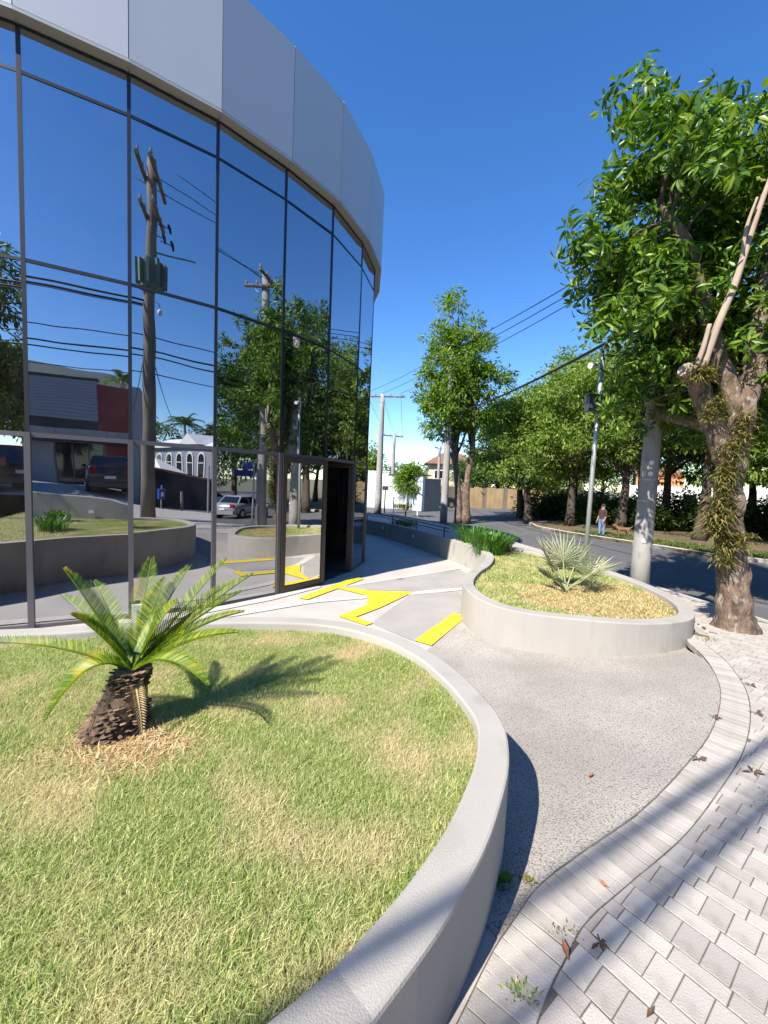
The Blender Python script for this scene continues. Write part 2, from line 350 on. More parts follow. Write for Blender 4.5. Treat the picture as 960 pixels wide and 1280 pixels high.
def drape(poly, zf, off=0, step=.15, skirt=0):
    """a sheet over polygon `poly`, cut along a square grid and laid on the height function"""
    bm = bmesh.new(); bm.faces.new([bm.verts.new((x, y, 0)) for x, y in poly])
    xs = [p[0] for p in poly]; ys = [p[1] for p in poly]
    for ax, lo, hi in ((0, min(xs), max(xs)), (1, min(ys), max(ys))):
        k = math.floor(lo/step)*step
        while k < hi:
            if k > lo: bmesh.ops.bisect_plane(bm, geom=bm.verts[:]+bm.edges[:]+bm.faces[:], plane_co=(k, 0, 0) if ax == 0 else (0, k, 0), plane_no=(1, 0, 0) if ax == 0 else (0, 1, 0))
            k += step
    bmesh.ops.triangulate(bm, faces=bm.faces[:]); bmesh.ops.recalc_face_normals(bm, faces=bm.faces[:])
    co = np.array([v.co[:] for v in bm.verts]); z = zf(co[:, 0], co[:, 1])+off
    for v, q in zip(bm.verts, z): v.co.z = q
    if sum(f.normal.z for f in bm.faces) < 0: bmesh.ops.reverse_faces(bm, faces=bm.faces[:])
    mb = MB(); bm.verts.index_update(); mb.add([v.co[:] for v in bm.verts], [tuple(v.index for v in f.verts) for f in bm.faces])
    if skirt:
        for e in bm.edges:
            if len(e.link_faces) == 1:
                a, b = e.verts; mb.add([a.co[:], b.co[:], (b.co.x, b.co.y, b.co.z-skirt), (a.co.x, a.co.y, a.co.z-skirt)], [(0, 1, 2, 3)])
    bm.free(); return mb
def struct(name, mb, m, smooth=True): return tag(obj(name, mb, m, smooth=smooth), kind='structure')

# the big ground sheet, out to the horizon
gx = np.r_[-1500, -600, -250, -120, np.arange(-60, 61, 2.5), 120, 250, 600, 1500]
X, Y = np.meshgrid(gx, gx); Z = SZ(np.clip(X, -60, 60), np.clip(Y, -60, 60))-.22; Z = np.where((X > -15) & (X < 5.3) & (Y > -4) & (Y < 19), np.minimum(Z, -.35), Z)
mbg = MB(); n = len(gx); mbg.add(np.c_[X.ravel(), Y.ravel(), Z.ravel()], [(j*n+i, j*n+i+1, (j+1)*n+i+1, (j+1)*n+i) for j in range(n-1) for i in range(n-1)])
struct('ground', mbg, 'ground')
# street: one wide sheet of asphalt, sidewalks and park stand on it
road_poly = [(5.2, -30), (5.35, -2), (5.2, 2), (5.12, 4.2), (4.95, 6.2), (4.55, 9), (3.7, 13), (2.2, 16.6), (.4, 19), (-2.5, 21.4), (-14, 27), (-14, 32), (1.5, 25.6), (6.4, 30.5), (12, 33), (40, 40), (40, -30)]
struct('road', drape(road_poly, SZ, -.11, 1.25), 'asphalt')
back_road = [(5.2, -30), (5.3, -9), (4.2, -7.2), (2.6, -6.6), (-2, -6.6), (-16, -12), (-16, -34), (5.2, -34)]
struct('side_street', drape(back_road, SZ, -.10, 1.25), 'trap')
park_poly = [(40, -4), (14.2, 8.0), (10.4, 10.5), (9.35, 11.0), (8.5, 12.9), (7.1, 15.4), (6.6, 17.2), (6.9, 19), (9.5, 21), (15, 23), (40, 27)]
struct('park_ground', drape(park_poly, SZ, -.005, 1.25, .12), 'soil')
park_grass_strip = [(14.5, 8.2), (10.5, 10.72), (9.5, 11.2), (8.72, 13.0), (7.35, 15.5), (8.6, 15.9), (9.8, 13.6), (11.2, 12.0), (15, 9.3)]
def kerb(name, line, wd=.1, up=.02):
    P = resample(line, .5); a = P; b = offset(P, wd); mb = MB(); n = len(P)
    vs = []
    for (x, y), (u, v) in zip(a, b):
        z = float(SZ(x, y)); vs += [(x, y, z-.14), (x, y, z+up-.012), (x*.88+u*.12, y*.88+v*.12, z+up), (u, v, z+up), (u, v, z-.14)]
    fs = [(i*5+k, i*5+k+1, (i+1)*5+k+1, (i+1)*5+k) for i in range(n-1) for k in range(4)]
    mb.add(vs, fs); return struct(name, mb, 'kerb', False)
kerb('kerb_park', [(22, 4.0), (14.2, 8.0), (10.4, 10.5), (9.35, 11.0), (8.5, 12.9), (7.1, 15.4), (6.6, 17.2), (6.9, 19), (9.5, 21)], -.1, .012)
kerb('kerb_sidewalk', [(5.2, -14), (5.35, -2), (5.2, 2), (5.12, 4.2), (4.95, 6.2), (4.55, 9), (3.7, 13), (2.2, 16.6), (.4, 19), (-2.5, 21.4), (-14, 27)], .1, .012)

# ------------------------------------------------------------------ floors by the building
PAV_IN = [(-.02, .60), (.10, .745), (.24, .91), (.37, 1.07), (.47, 1.17), (.6, 1.29), (.84, 1.44), (1.17, 1.64), (1.55, 1.92), (1.97, 2.26), (2.38, 2.67), (2.71, 3.08), (3.01, 3.59), (3.2, 4.05), (3.42, 4.3)]
PAV_OUT = [(.22, .78), (.38, .92), (.59, 1.12), (.81, 1.26), (1.18, 1.47), (1.6, 1.78), (2.08, 2.12), (2.57, 2.6), (2.95, 3.1), (3.2, 3.5), (3.4, 3.95), (3.6, 4.25)]
floor_poly = [(-8, 2.2), (-3, 1.2), (-.3, .9)] + [(x, y) for x, y in catmull(PAV_IN, 3)] + [(3.5, 5.2), (3.0, 6.5), (2.0, 9), (1.5, 10.2), (.2, 13.2), (-.4, 14.4), (-2.5, 15), (-3.5, 10), (-4.5, 7), (-8, 6)]
struct('entrance_floor', drape(floor_poly, NZ, -.006, .15), 'conc')
grav = [(.02, 3.1), (.30, 2.2), (.36, 1.2)] + [(x, y) for x, y in catmull(PAV_IN, 3)][10:] + [(3.4, 4.5), (2.2, 4.4), (1.4, 4.7), (1.25, 5.3), (1.16, 5.22), (.58, 4.18), (.2, 3.6), (-.2, 3.25)]
struct('gravel_floor', drape(grav, NZ, .0, .15), 'gravel')
struct('worn_floor', drape([(-.9, 6.3), (-.3, 6.72), (.4, 7.28), (1.62, 8.2), (1.75, 7.9), (1.62, 6.75), (.6, 6.40)], NZ, .0, .15), 'trap')
struct('worn_floor_strip', drape([(-.1, 4.85), (.42, 4.30), (1.0, 5.28), (1.2, 5.5), (1.3, 6.45), (.52, 6.32)], NZ, .0, .15), 'trap')
def strip(name, pts, wd, off, m):
    P = resample(pts, .2); a = offset(P, wd/2); b = offset(P, -wd/2); mb = MB(); vs = []
    for (x, y), (u, v) in zip(a, b): vs += [(x, y, float(NZ(x, y))+off), (u, v, float(NZ(u, v))+off)]
    mb.add(vs, [(2*i, 2*i+1, 2*i+3, 2*i+2) for i in range(len(P)-1)]); return struct(name, mb, m)
strip('floor_joint', [(-.75, 6.35), (-.33, 6.68), (1.67, 8.31)], .06, .004, 'whitestrip')
strip('floor_joint', [(-2.6, 4.35), (-1.6, 5.1), (-.95, 5.62), (.4, 6.22), (1.41, 6.66)], .15, .004, 'whitestrip')
strip('floor_joint', [(-5.5, 3.35), (-3.6, 4.0), (-2.6, 4.62), (-1.6, 5.62), (-1.02, 6.42)], .16, .005, 'whitestrip')
for poly in ([(-1.19, 5.72), (-.47, 7.13), (-.31, 7.02), (-1.05, 5.66)], [(-.74, 6.36), (-.62, 6.40), (-.1, 6.28), (-.2, 6.0)],
             [(-.2, 6.0), (-.1, 6.28), (.53, 6.33), (.0, 5.45), (-.18, 5.55)], [(-.18, 5.55), (.0, 5.45), (-.34, 4.98), (-.53, 5.02)], [(-.53, 5.02), (-.34, 5.06), (-.08, 4.83), (-.16, 4.74)],
             [(.40, 4.33), (1.02, 5.36), (1.16, 5.21), (.57, 4.18)]):
    struct('yellow_floor_marking', drape(poly, NZ, .0085, .15), 'yellow')

# ------------------------------------------------------------------ sidewalk with single pavers
side_poly = [(x, y) for x, y in catmull(PAV_IN, 3)] + [(3.5, 4.9), (3.0, 8), (2.45, 9.8), (1.3, 10.2), (.4, 12.2), (-.5, 14), (-6, 18.5), (-14, 22), (-14, 26.8), (-2.5, 21.3), (.4, 18.9), (2.15, 16.5), (3.62, 12.95), (4.45, 9), (4.85, 6.2), (5.02, 4.2), (5.1, 2), (5.25, -2), (5.2, -8), (4.0, -6.8), (2.6, -6.2), (-2, -6.2), (-16, -11.5), (-16, -6), (-6, -4), (-2.2, -2.2), (-1.1, -.6), (-.3, .1)]
sidewalk = struct('sidewalk', drape(side_poly, SZ, -.022, .3), 'paverfar')
def brick_mesh(name, L, W, H=.05, bv=.0016):
    l, wd = L/2, W/2
    ring = lambda a, b, z: [(-a, -b, z), (a, -b, z), (a, b, z), (-a, b, z)]
    vs = ring(l, wd, -H)+ring(l, wd, -bv)+ring(l-bv, wd-bv, 0)
    fs = [(8, 9, 10, 11)]
    for r in (0, 4): fs += [(r+i, r+(i+1) % 4, r+4+(i+1) % 4, r+4+i) for i in range(4)]
    me = bpy.data.meshes.new(name); me.from_pydata(vs, [], fs); me.materials.append(M['paver']); me.update(); return me
def zn(x, y, e=.06):
    dx = (float(SZ(x+e, y))-float(SZ(x-e, y)))/(2*e); dy = (float(SZ(x, y+e))-float(SZ(x, y-e)))/(2*e)
    return Vector((-dx, -dy, 1)).normalized()
struct('paver_bed', drape([(x, y) for x, y in catmull(PAV_IN, 3)] + [(3.5, 4.4), (3.72, 4.35), (3.95, 5.0), (4.02, 6.0), (3.9, 6.9), (4.75, 6.9), (5.0, 4.2), (5.07, 2), (5.05, -1.05), (.2, -1.05), (-.1, .3)], SZ, -.0030, .15), 'bed')
bricks = []                                       # (x, y, angle, kind)
pin = catmull(PAV_IN, 24); 
pi_ = resample(pin, .056)
for i in range(len(pi_)-1):
    a, b = np.array(pi_[i]), np.array(pi_[i+1]); t = b-a; an = math.atan2(t[1], t[0]); nrm = np.array([t[1], -t[0]])/np.linalg.norm(t)
    c = (a+b)/2+nrm*.080; bricks.append((c[0], c[1], an-math.pi/2, 's'))
border_out = offset(resample(pin, .05), -.157)
keep_poly = border_out + [(3.5, 4.4), (3.72, 4.35), (3.95, 5.0), (4.02, 6.0), (3.9, 6.9), (4.7, 6.9), (4.98, 4.2), (5.05, 2), (5.0, -1), (.2, -1.0), (.0, .2)]
ra = R(-53); ca, sa = math.cos(ra), math.sin(ra)
row = -6.0; ri = 0
while row < 7.5:
    wd = .058 if ri % 2 == 0 else .107
    pitch = .137 if ri % 2 == 0 else .0695
    k0 = rnd.random()*pitch
    u = -6.0+k0
    while u < 6.5:
        v = row+wd/2; x = .6+u*ca-v*sa; y = .9+u*sa+v*ca
        if -1 < y < 7 and 0 < x < 5.2: bricks.append((x, y, ra+(rnd.random()-.5)*.02, 'n' if ri % 2 == 0 else 'w'))
        u += pitch
    row += wd+.003; ri += 1
bx = np.array([b[0] for b in bricks]); by = np.array([b[1] for b in bricks]); ok = inside(keep_poly, bx, by)
# the patch of loose gravel where blocks are missing
hole = (np.hypot((bx-1.98)/.20, (by-1.72)/.11) < 1)
def seen(x, y):                                    # roughly inside the photograph
    d = y*.997+.07; return d > .2 and abs(x/d) < 1.12
sel = [(b, (b[0]**2+b[1]**2)+(0 if seen(b[0], b[1]) else 500)) for b, k, h in zip(bricks, ok, hole) if ((k and not h) or b[3] == 's')]
sel.sort(key=lambda q: q[1])
BM = {'s': [brick_mesh('paver', .152, .0530), brick_mesh('paver', .150, .0522)], 'n': [brick_mesh('paver', .1345, .0560), brick_mesh('paver', .1335, .0565)], 'w': [brick_mesh('paver', .0672, .1052), brick_mesh('paver', .0665, .104)]}
mbf = MB()
bo = np.array(resample(border_out, .02)); bt = np.gradient(bo, axis=0); bt /= np.linalg.norm(bt, axis=1)[:, None]
def clipped(x, y, an, k):
    L, W_ = {'n': (.1345, .056), 'w': (.0672, .1052)}[k]; c, s_ = math.cos(an), math.sin(an)
    P = [(x+u*L/2*c-v*W_/2*s_, y+u*L/2*s_+v*W_/2*c) for u, v in ((-1, -1), (1, -1), (1, 1), (-1, 1))]
    j = int(np.argmin((bo[:, 0]-x)**2+(bo[:, 1]-y)**2)); p0 = bo[j]; nr = np.array([bt[j][1], -bt[j][0]])
    D = [(np.array(p)-p0)@nr-.004 for p in P]
    if min(D) >= 0 or (x-p0[0])**2+(y-p0[1])**2 > .02: return None
    out = []
    for a in range(4):
        b = (a+1) % 4
        if D[a] >= 0: out.append(P[a])
        if D[a]*D[b] < 0: t = D[a]/(D[a]-D[b]); out.append((P[a][0]+(P[b][0]-P[a][0])*t, P[a][1]+(P[b][1]-P[a][1])*t))
    if len(out) < 3: return []
    ar = abs(sum(out[a][0]*out[(a+1) % len(out)][1]-out[(a+1) % len(out)][0]*out[a][1] for a in range(len(out))))/2
    return out if ar > .0009 else []
fk = {id(b): None for b in bricks}
cand = [(b, clipped(*b)) for b, k, h in zip(bricks, ok, hole) if b[3] != 's' and not h and seen(b[0], b[1]) and -.2 < b[0] < 4.2]
cut = [(b, c) for b, c in cand if c]; cutset = {id(b) for b, c in cand if c is not None}
for b, c in cut:
    if b[1] > 4.6 or not (b[1] > .0): continue
    mbc = MB(); m_ = len(c); zz = [float(SZ(*p))+(rnd.random()-.5)*.001 for p in c]
    cx_, cy_ = sum(p[0] for p in c)/m_, sum(p[1] for p in c)/m_; org = Vector((cx_, cy_, sum(zz)/m_))
    mbc.add([(p[0]-org.x, p[1]-org.y, z-org.z) for p, z in zip(c, zz)]+[(p[0]-org.x, p[1]-org.y, z-org.z-.04) for p, z in zip(c, zz)], [tuple(range(m_)), tuple(range(2*m_-1, m_-1, -1))]+[(a, a+m_, (a+1) % m_+m_, (a+1) % m_) for a in range(m_)])
    if b[0]**2+b[1]**2 < 6.5: obj('paver', mbc, 'paver', sidewalk, loc=tuple(org))
    else: mbf.add([tuple(Vector(v)+org) for v in mbc.v], mbc.f)
ncut = sum(1 for b, c in cut if b[0]**2+b[1]**2 < 6.5)
sel = [q for q in sel if id(q[0]) not in cutset]
for i, ((x, y, an, k), _) in enumerate(sel):
    z = float(SZ(x, y))+(rnd.random()-.5)*.0022
    nrm = zn(x, y); t = Vector((math.cos(an), math.sin(an), 0)); t = (t-nrm*t.dot(nrm)).normalized(); b = nrm.cross(t)
    m = Matrix((t, b, nrm)).transposed() @ Matrix.Rotation((rnd.random()-.5)*.018, 3, 'X') @ Matrix.Rotation((rnd.random()-.5)*.018, 3, 'Y')
    me = rnd.choice(BM[k])
    if i < 298-ncut:
        o = bpy.data.objects.new('paver', me); COL.objects.link(o); o.parent = sidewalk; o.matrix_local = Matrix.Translation((x, y, z)) @ m.to_4x4()
    else:
        mbf.add([tuple(m @ v.co + Vector((x, y, z))) for v in me.vertices], [tuple(p.vertices) for p in me.polygons])
tag(obj('paver_field', mbf, 'paverfar', sidewalk), kind='stuff')
mbp = drape([(1.98+.28*math.cos(t*.42)*(1+.08*math.sin(t*3)), 1.72+.18*math.sin(t*.42)*(1+.08*math.cos(t*2))) for t in range(15)], SZ, -.0012, .15); struct('gravel_patch', mbp, 'gravel')

# ------------------------------------------------------------------ office building
FP = [(-3.763, 4.222), (-2.961, 4.658), (-2.216, 5.192), (-1.553, 5.883), (-.997, 6.618), (-.595, 7.574), (-.399, 8.486)]
for a in (22, 16, 10, 4, 0):
    x, y = FP[0]; FP.insert(0, (x-.93*math.cos(R(a)), y-.93*math.sin(R(a))))
I1 = 5                                             # index of the mullion nearest the left edge of the photograph
for a in (93.2, 103, 113, 123, 133, 142):
    x, y = FP[-1]; FP.append((x+.93*math.cos(R(a)), y+.93*math.sin(R(a))))
bld = empty('office_building', (-4.5, 9, 0), 'curved office building with mirrored glass curtain wall and grey panel fascia', 'building')
ROWS = [(.03, 2.055), (2.105, 3.81), (3.85, 5.58), (5.62, 6.0)]
D0 = I1+3                                          # bay of the closed door leaf; the next bay is the open doorway
def bay(i): return FP[i], FP[i+1]
gj = random.Random(5)
def pane(mb, a, b, z0, z1, yaw=0, tilt=0):
    A = Vector((*a, 0)); B = Vector((*b, 0)); d = (B-A); L = d.length; d.normalize(); n = Vector((d.y, -d.x, 0)); c = (A+B)/2
    vs = []
    for o in (0, -.012):
        for s, z in ((-1, z0), (1, z0), (1, z1), (-1, z1)):
            q = c+d*(s*L/2)+Vector((0, 0, z)); q += n*(o+s*L/2*math.tan(R(yaw))+(z-(z0+z1)/2)*math.tan(R(tilt))); vs.append(q)
    return mb.add(vs, [(0, 1, 2, 3), (7, 6, 5, 4), (1, 0, 4, 5), (2, 1, 5, 6), (3, 2, 6, 7), (0, 3, 7, 4)])
for i in range(len(FP)-1):
    a, b = bay(i); d = np.array(b)-np.array(a); d /= np.linalg.norm(d); a2 = tuple(np.array(a)+d*.018); b2 = tuple(np.array(b)-d*.018)
    for r, (z0, z1) in enumerate(ROWS):
        if r == 0 and i in (D0, D0+1): continue
        obj('window_pane', pane(MB(), a2, b2, z0, z1, (gj.random()-.5)*.5, (gj.random()-.5)*.4), 'glass', bld, world=True)
    for z in (2.08, 3.83, 5.60):
        h = .024 if z < 3 else .016
        o = .016 if z < 3 else .006
        tr = MB().quadpanel(a2, b2, z-h, z+h, o, .05); obj('transom', tr, 'frame' if z < 3 else 'black', bld, world=True)
    if i not in (D0, D0+1): obj('sill', MB().quadpanel(a2, b2, -.05, .03, .012, .05), 'frame', bld, world=True)
    top = MB().quadpanel(a2, b2, 6.0, 6.03, .004, .05); obj('head_trim', top, 'black', bld, world=True)
for i, p in enumerate(FP):
    q = FP[min(i+1, len(FP)-1)]; o = FP[max(i-1, 0)]; an = math.atan2(q[1]-o[1], q[0]-o[0])
    obj('mullion', MB().box((-.027, -.026, -.05), (.027, .05, 2.103), an, (*p, 0)), 'frame', bld, world=True)
    obj('mullion', MB().box((-.0185, -.006, 2.106), (.0185, .05, 6.0), an, (*p, 0)), 'black', bld, world=True)
# fascia: one panel per bay, a hand's breadth in front of the glass
FO = offset(FP, -.13)
for i in range(len(FO)-1):
    a, b = np.array(FO[i]), np.array(FO[i+1]); d = (b-a)/np.linalg.norm(b-a)
    obj('fascia_panel', MB().quadpanel(tuple(a+d*.004), tuple(b-d*.004), 6.07, 7.5, 0, .03), 'alu', bld, world=True)
    pa, pb = FP[i], FP[i+1]; n0 = len(FO)
    sf = MB().prism([tuple(a), tuple(b), tuple(np.array(pb)+np.array([-d[1], d[0]])*.1), tuple(np.array(pa)+np.array([-d[1], d[0]])*.1)], 6.035, 6.066); obj('soffit', sf, 'soffit', bld, world=True)
inner = offset(FP, .10)
back = [(-4.5, 16), (-9.5, 16), (-9.5, FP[0][1]+.2)]
obj('roof', MB().prism(offset(FP, -.09)+back, 7.3, 7.44), 'interior', bld, world=True)
obj('ceiling', MB().prism(offset(FP, .12)+back, 6.04, 6.3), 'interior', bld, world=True)
obj('interior_floor', MB().prism(offset(FP, .03)+back, -.2, .012), 'interior', bld, world=True)
for a, b in ((FP[-1], back[0]), (back[0], back[1]), (back[1], back[2]), (back[2], FP[0])):
    obj('rear_wall', MB().quadpanel(a, b, -.2, 7.5, .0, .15), 'greywall', bld, world=True)
for a, b in (((-9.4, 8.2), (-3.6, 8.6)), ((-3.6, 8.6), (-2.7, 13))):
    obj('partition', MB().quadpanel(a, b, .012, 6.04, .0, .1), 'interior', bld, world=True)
# entrance: left leaf shut, right leaf swung inside
def door_leaf(p, an, L):
    q = (p[0]+L*math.cos(an), p[1]+L*math.sin(an))
    d = obj('door_leaf', MB().quadpanel(p, q, .10, 2.03, .026, .006), 'doorglass', bld, world=True)
    fr = MB(); u = Vector((math.cos(an), math.sin(an)))
    P = lambda s: (p[0]+u.x*s, p[1]+u.y*s)
    fr.quadpanel(P(0), P(.075), .012, 2.06, .045, .055); fr.quadpanel(P(L-.075), P(L), .012, 2.06, .045, .055)
    fr.quadpanel(P(.075), P(L-.075), .012, .10, .045, .055); fr.quadpanel(P(.075), P(L-.075), 1.97, 2.06, .045, .055)
    obj('door_frame', fr, 'bronze', d, world=True)
    return d
p = FP[D0]; door_leaf((p[0]+.02, p[1]+.03), R(52.8), .90)
p = FP[D0+2]; dl = door_leaf((p[0]-.02, p[1]-.05), R(172), .86)
p, q = FP[D0], FP[D0+1]
# wall-mounted things at the foot of the glass
bx_ = obj('junction_box', MB().box((-.05, -.03, 0), (.05, .03, .18), R(32), (-2.86, 4.6, 0)), 'white'); tag(bx_, 'small white box standing at the foot of the glass behind the cycad', 'utility box')

# ------------------------------------------------------------------ planters
def wall_ring(outer, inner, ztop, zbot):
    """solid kerb-like wall between two plan curves, coping edges slightly rounded"""
    mb = MB(); n = len(outer); vs = []
    for i, ((x, y), (u, v)) in enumerate(zip(outer, inner)):
        t = ztop(x, y, i/(n-1)); bo = zbot(x, y); dx, dy = u-x, v-y; L = math.hypot(dx, dy)+1e-9; e = .010/L
        vs += [(x, y, bo), (x, y, t-.012), (x+dx*e*.3, y+dy*e*.3, t-.0035), (x+dx*e, y+dy*e, t), (u-dx*e, v-dy*e, t), (u-dx*e*.3, v-dy*e*.3, t-.0035), (u, v, t-.012), (u, v, bo)]
    fs = [(i*8+k, (i+1)*8+k, (i+1)*8+k+1, i*8+k+1) for i in range(n-1) for k in range(7)]
    fs += [tuple(range(8)), tuple(range((n-1)*8+7, (n-1)*8-1, -1))]
    return mb.add(vs, fs)
FORE_OUT = [(-3.2, -3.5), (-1.95, -1.85), (-.9, -.3), (-.42, .26), (-.17, .50), (.02, .70), (.19, .885), (.34, 1.09), (.44, 1.27), (.51, 1.42), (.555, 1.57), (.575, 1.70), (.56, 1.85), (.48, 2.13), (.33, 2.44), (.05, 2.74), (-.36, 2.93), (-.9, 2.93), (-1.5, 2.80), (-2.1, 2.58), (-2.9, 2.42), (-3.7, 2.5), (-5.2, 2.75)]
fo = resample(catmull(FORE_OUT, 8), .07); fi = offset(fo, .125)
def fore_top(x, y, t):
    if y < .7: return .70+min(.40, max(0, (.70-y))*.34) +(0 if y > -.4 else max(0, (-.4-y))*.06)
    return .70
fp_ = empty('lawn_planter', (-1.2, 1.6, .2), 'large grey rendered planter wall curving round the lawn with the cycad', 'planter wall')
obj('planter_wall', wall_ring(fo, fi, fore_top, lambda x, y: -.2), 'render', fp_, world=True)
fxl = empty('wall_light', (-1.32, -.92, .86), 'small square white light let into the inner face of the lawn planter wall', 'wall light')
an_ = math.atan2(1.55, 1.05)
obj('housing', MB().box((-.055, .0, -.03), (.055, .02, .03), an_, (-1.36, -.72, .80)), 'white', fxl, world=True)
LZ = .64
fore_lawn_poly = [p for p in fi]
sheet = drape(fore_lawn_poly, lambda x, y: np.full(np.shape(x), LZ)-.004+.012*np.sin(np.asarray(x)*3.1)*np.cos(np.asarray(y)*2.7), 0, .2)
struct('lawn_soil', sheet, 'lawnsoil')
RP = [(-.6, 13.3), (.02, 12.47), (.89, 10.75), (1.48, 9.35)]
RP2 = [(1.48, 9.35), (1.74, 8.75), (1.93, 8.0), (1.93, 7.4), (1.70, 6.7), (1.36, 6.05), (1.13, 5.45), (1.07, 4.98), (1.16, 4.47), (1.45, 4.12), (1.98, 3.96), (2.6, 3.90), (3.1, 4.02), (3.43, 4.26), (3.68, 4.72), (3.80, 5.25), (3.83, 5.75), (3.80, 6.3), (3.66, 7.02), (3.43, 7.7), (3.0, 8.5), (2.6, 9.2), (2.2, 9.9)]
ro = resample(catmull(RP2, 8), .08); ri_ = offset(ro, .15)
rpl = empty('small_planter', (2.5, 5.4, .1), 'pale grey curved planter wall around the fan palm and the dry grass', 'planter wall')
obj('planter_wall', wall_ring(ro, ri_, lambda x, y, t: .45+(.045*max(0, (y-6.5)/2.8) if t < .3 else 0), lambda x, y: -.25), 'render', rpl, world=True)
rw = empty('ramp_wall', (.5, 11.4, 0), 'dark shaded retaining wall with a low black rail on top beside the entrance ramp', 'retaining wall')
rr = resample(catmull(RP, 6), .2); obj('wall_body', wall_ring(rr, offset(rr, .14), lambda x, y, t: .455+.03*t, lambda x, y: -.25), 'render', rw, world=True)
rail = empty('guard_rail', (.9, 10.8, .46), 'low black two-bar guard rail fixed on top of the ramp wall', 'railing')
rl = offset(rr, .07)
rz = lambda t: .46+.03*t
for z, r in ((.145, .013), (.335-.11, .016)):
    obj('rail_bar', MB().tube([(x, y, rz(i/(len(rl)-1))+z) for i, (x, y) in enumerate(rl)], r, 6), 'rail', rail, world=True)
for i in list(range(0, len(rl), 7))+[len(rl)-2]:
    x, y = rl[min(i, len(rl)-1)]; obj('rail_post', MB().tube([(x, y, .44), (x, y, .70)], .016, 6), 'rail', rail, world=True)
for (i, lab) in ((5, 'round white lamp on the shaded ramp wall, the one nearer the glass'), (14, 'round white lamp on the shaded ramp wall, the one nearer the lit corner')):
    x, y = offset(rr, -.012)[i]; a, b = rr[i], rr[i+1]; t = Vector((b[0]-a[0], b[1]-a[1], 0)).normalized(); nn = Vector((t.y, -t.x, 0))*-1
    q = Vector((x, y, .30)); o = tag(obj('wall_lamp', MB().tube([q, q+Vector((t.y, -t.x, 0))*.02], .042, 12), 'white'), lab, 'wall lamp')
rx = [(2.42, 7.7), (2.2, 8.6), (1.95, 9.3)]
RL = .385
r_lawn = [p for p in ri_]
struct('planter_soil', drape(r_lawn, lambda x, y: np.full(np.shape(x), RL-.01), 0, .25), 'lawnsoil')

# ------------------------------------------------------------------ grass, as blades
def blades(name, poly, zf, n, hgt, wid, m, dens=None, lean=.6, seed=1, region=None):
    g = np.random.default_rng(seed); P = np.array(poly); lo, hi = P.min(0), P.max(0)
    if region: lo = np.maximum(lo, region[:2]); hi = np.minimum(hi, region[2:])
    x = g.uniform(lo[0], hi[0], n*3); y = g.uniform(lo[1], hi[1], n*3); k = inside(poly, x, y)
    if dens is not None: k &= g.random(len(x)) < dens(x, y)
    x, y = x[k][:n], y[k][:n]; n = len(x); z = zf(x, y)
    h = hgt*g.uniform(.55, 1.25, n); a = g.uniform(0, 2*np.pi, n); ln = g.uniform(.1, lean*1.6, n); wd = wid*g.uniform(.6, 1.3, n)
    dx, dy = np.cos(a), np.sin(a); fx = np.cos(a+np.pi/2+g.uniform(-.6, .6, n))*wd/2; fy = np.sin(a+np.pi/2+g.uniform(-.6, .6, n))*wd/2
    def pt(t, s, q): return np.stack([x+dx*ln*h*t*t+fx*s*q, y+dy*ln*h*t*t+fy*s*q, z+h*t*(1-.25*ln*t)], 1)
    V = np.stack([pt(0, -1, 1), pt(0, 1, 1), pt(.55, 1, .8), pt(.55, -1, .8), pt(1, 0, 0)], 1).reshape(-1, 3)
    i = np.arange(n)[:, None]*5; F = np.concatenate([i+[0, 1, 2], i+[0, 2, 3], i+[3, 2, 4]], 0)
    return npobj(name, V, F, m, None, 'stuff')
fz = lambda x, y: np.full(np.shape(x), LZ-.006)+.012*np.sin(x*3.1)*np.cos(y*2.7)
patch = lambda x, y: 1-.55*np.clip(np.sin(x*5.3+1.1)*np.sin(y*6.1+x*2.2+.4)+np.sin(x*11+y*3)*.35-.35, 0, 1)-.75*np.exp(-(((x+.95)/.22)**2+((y-1.5)/.14)**2))
blades('lawn_grass', fore_lawn_poly, fz, 540000, .028, .0025, 'grass', patch, .95, 3, (-2.6, .3, .6, 2.95))
blades('lawn_grass', fore_lawn_poly, fz, 16000, .032, .006, 'grass', None, 1.0, 4, (-5.2, -2.5, -2.5, 2.8))
blades('lawn_grass', fore_lawn_poly, fz, 14000, .032, .006, 'grass', None, 1.0, 14, (-2.6, -2.5, .3, .42))
dry = lambda x, y: np.where(np.hypot((x-2.75)/1.0, (y-4.95)/.8) < 1, .22, 1.0)
blades('planter_grass', r_lawn, lambda x, y: np.full(np.shape(x), RL-.01), 60000, .040, .0075, 'grass', dry, 1.0, 5)
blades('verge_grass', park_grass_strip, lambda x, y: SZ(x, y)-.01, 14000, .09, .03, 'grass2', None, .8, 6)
# straw skirt round the cycad and dry clippings in the small planter
M['straw'] = leaf_mat('straw', (.46, .32, .16), (.62, .47, .26), (.72, .58, .36), .25, .8)
cyp = [(-1.45, 1.25), (-.75, 1.22), (-.55, 1.55), (-.72, 1.78), (-1.25, 1.75)]
blades('straw_skirt', cyp, fz, 5200, .040, .006, 'straw', lambda x, y: np.exp(-(((x+1.0)/.24)**2+((y-1.53)/.15)**2)*1.4), 1.9, 8)
blades('dry_clippings', r_lawn, lambda x, y: np.full(np.shape(x), RL-.012), 20000, .036, .010, 'straw', lambda x, y: .95*(np.hypot((x-2.75)/1.02, (y-4.95)/.82)+.25*np.sin(x*9)*np.sin(y*8) < 1), 1.6, 9)

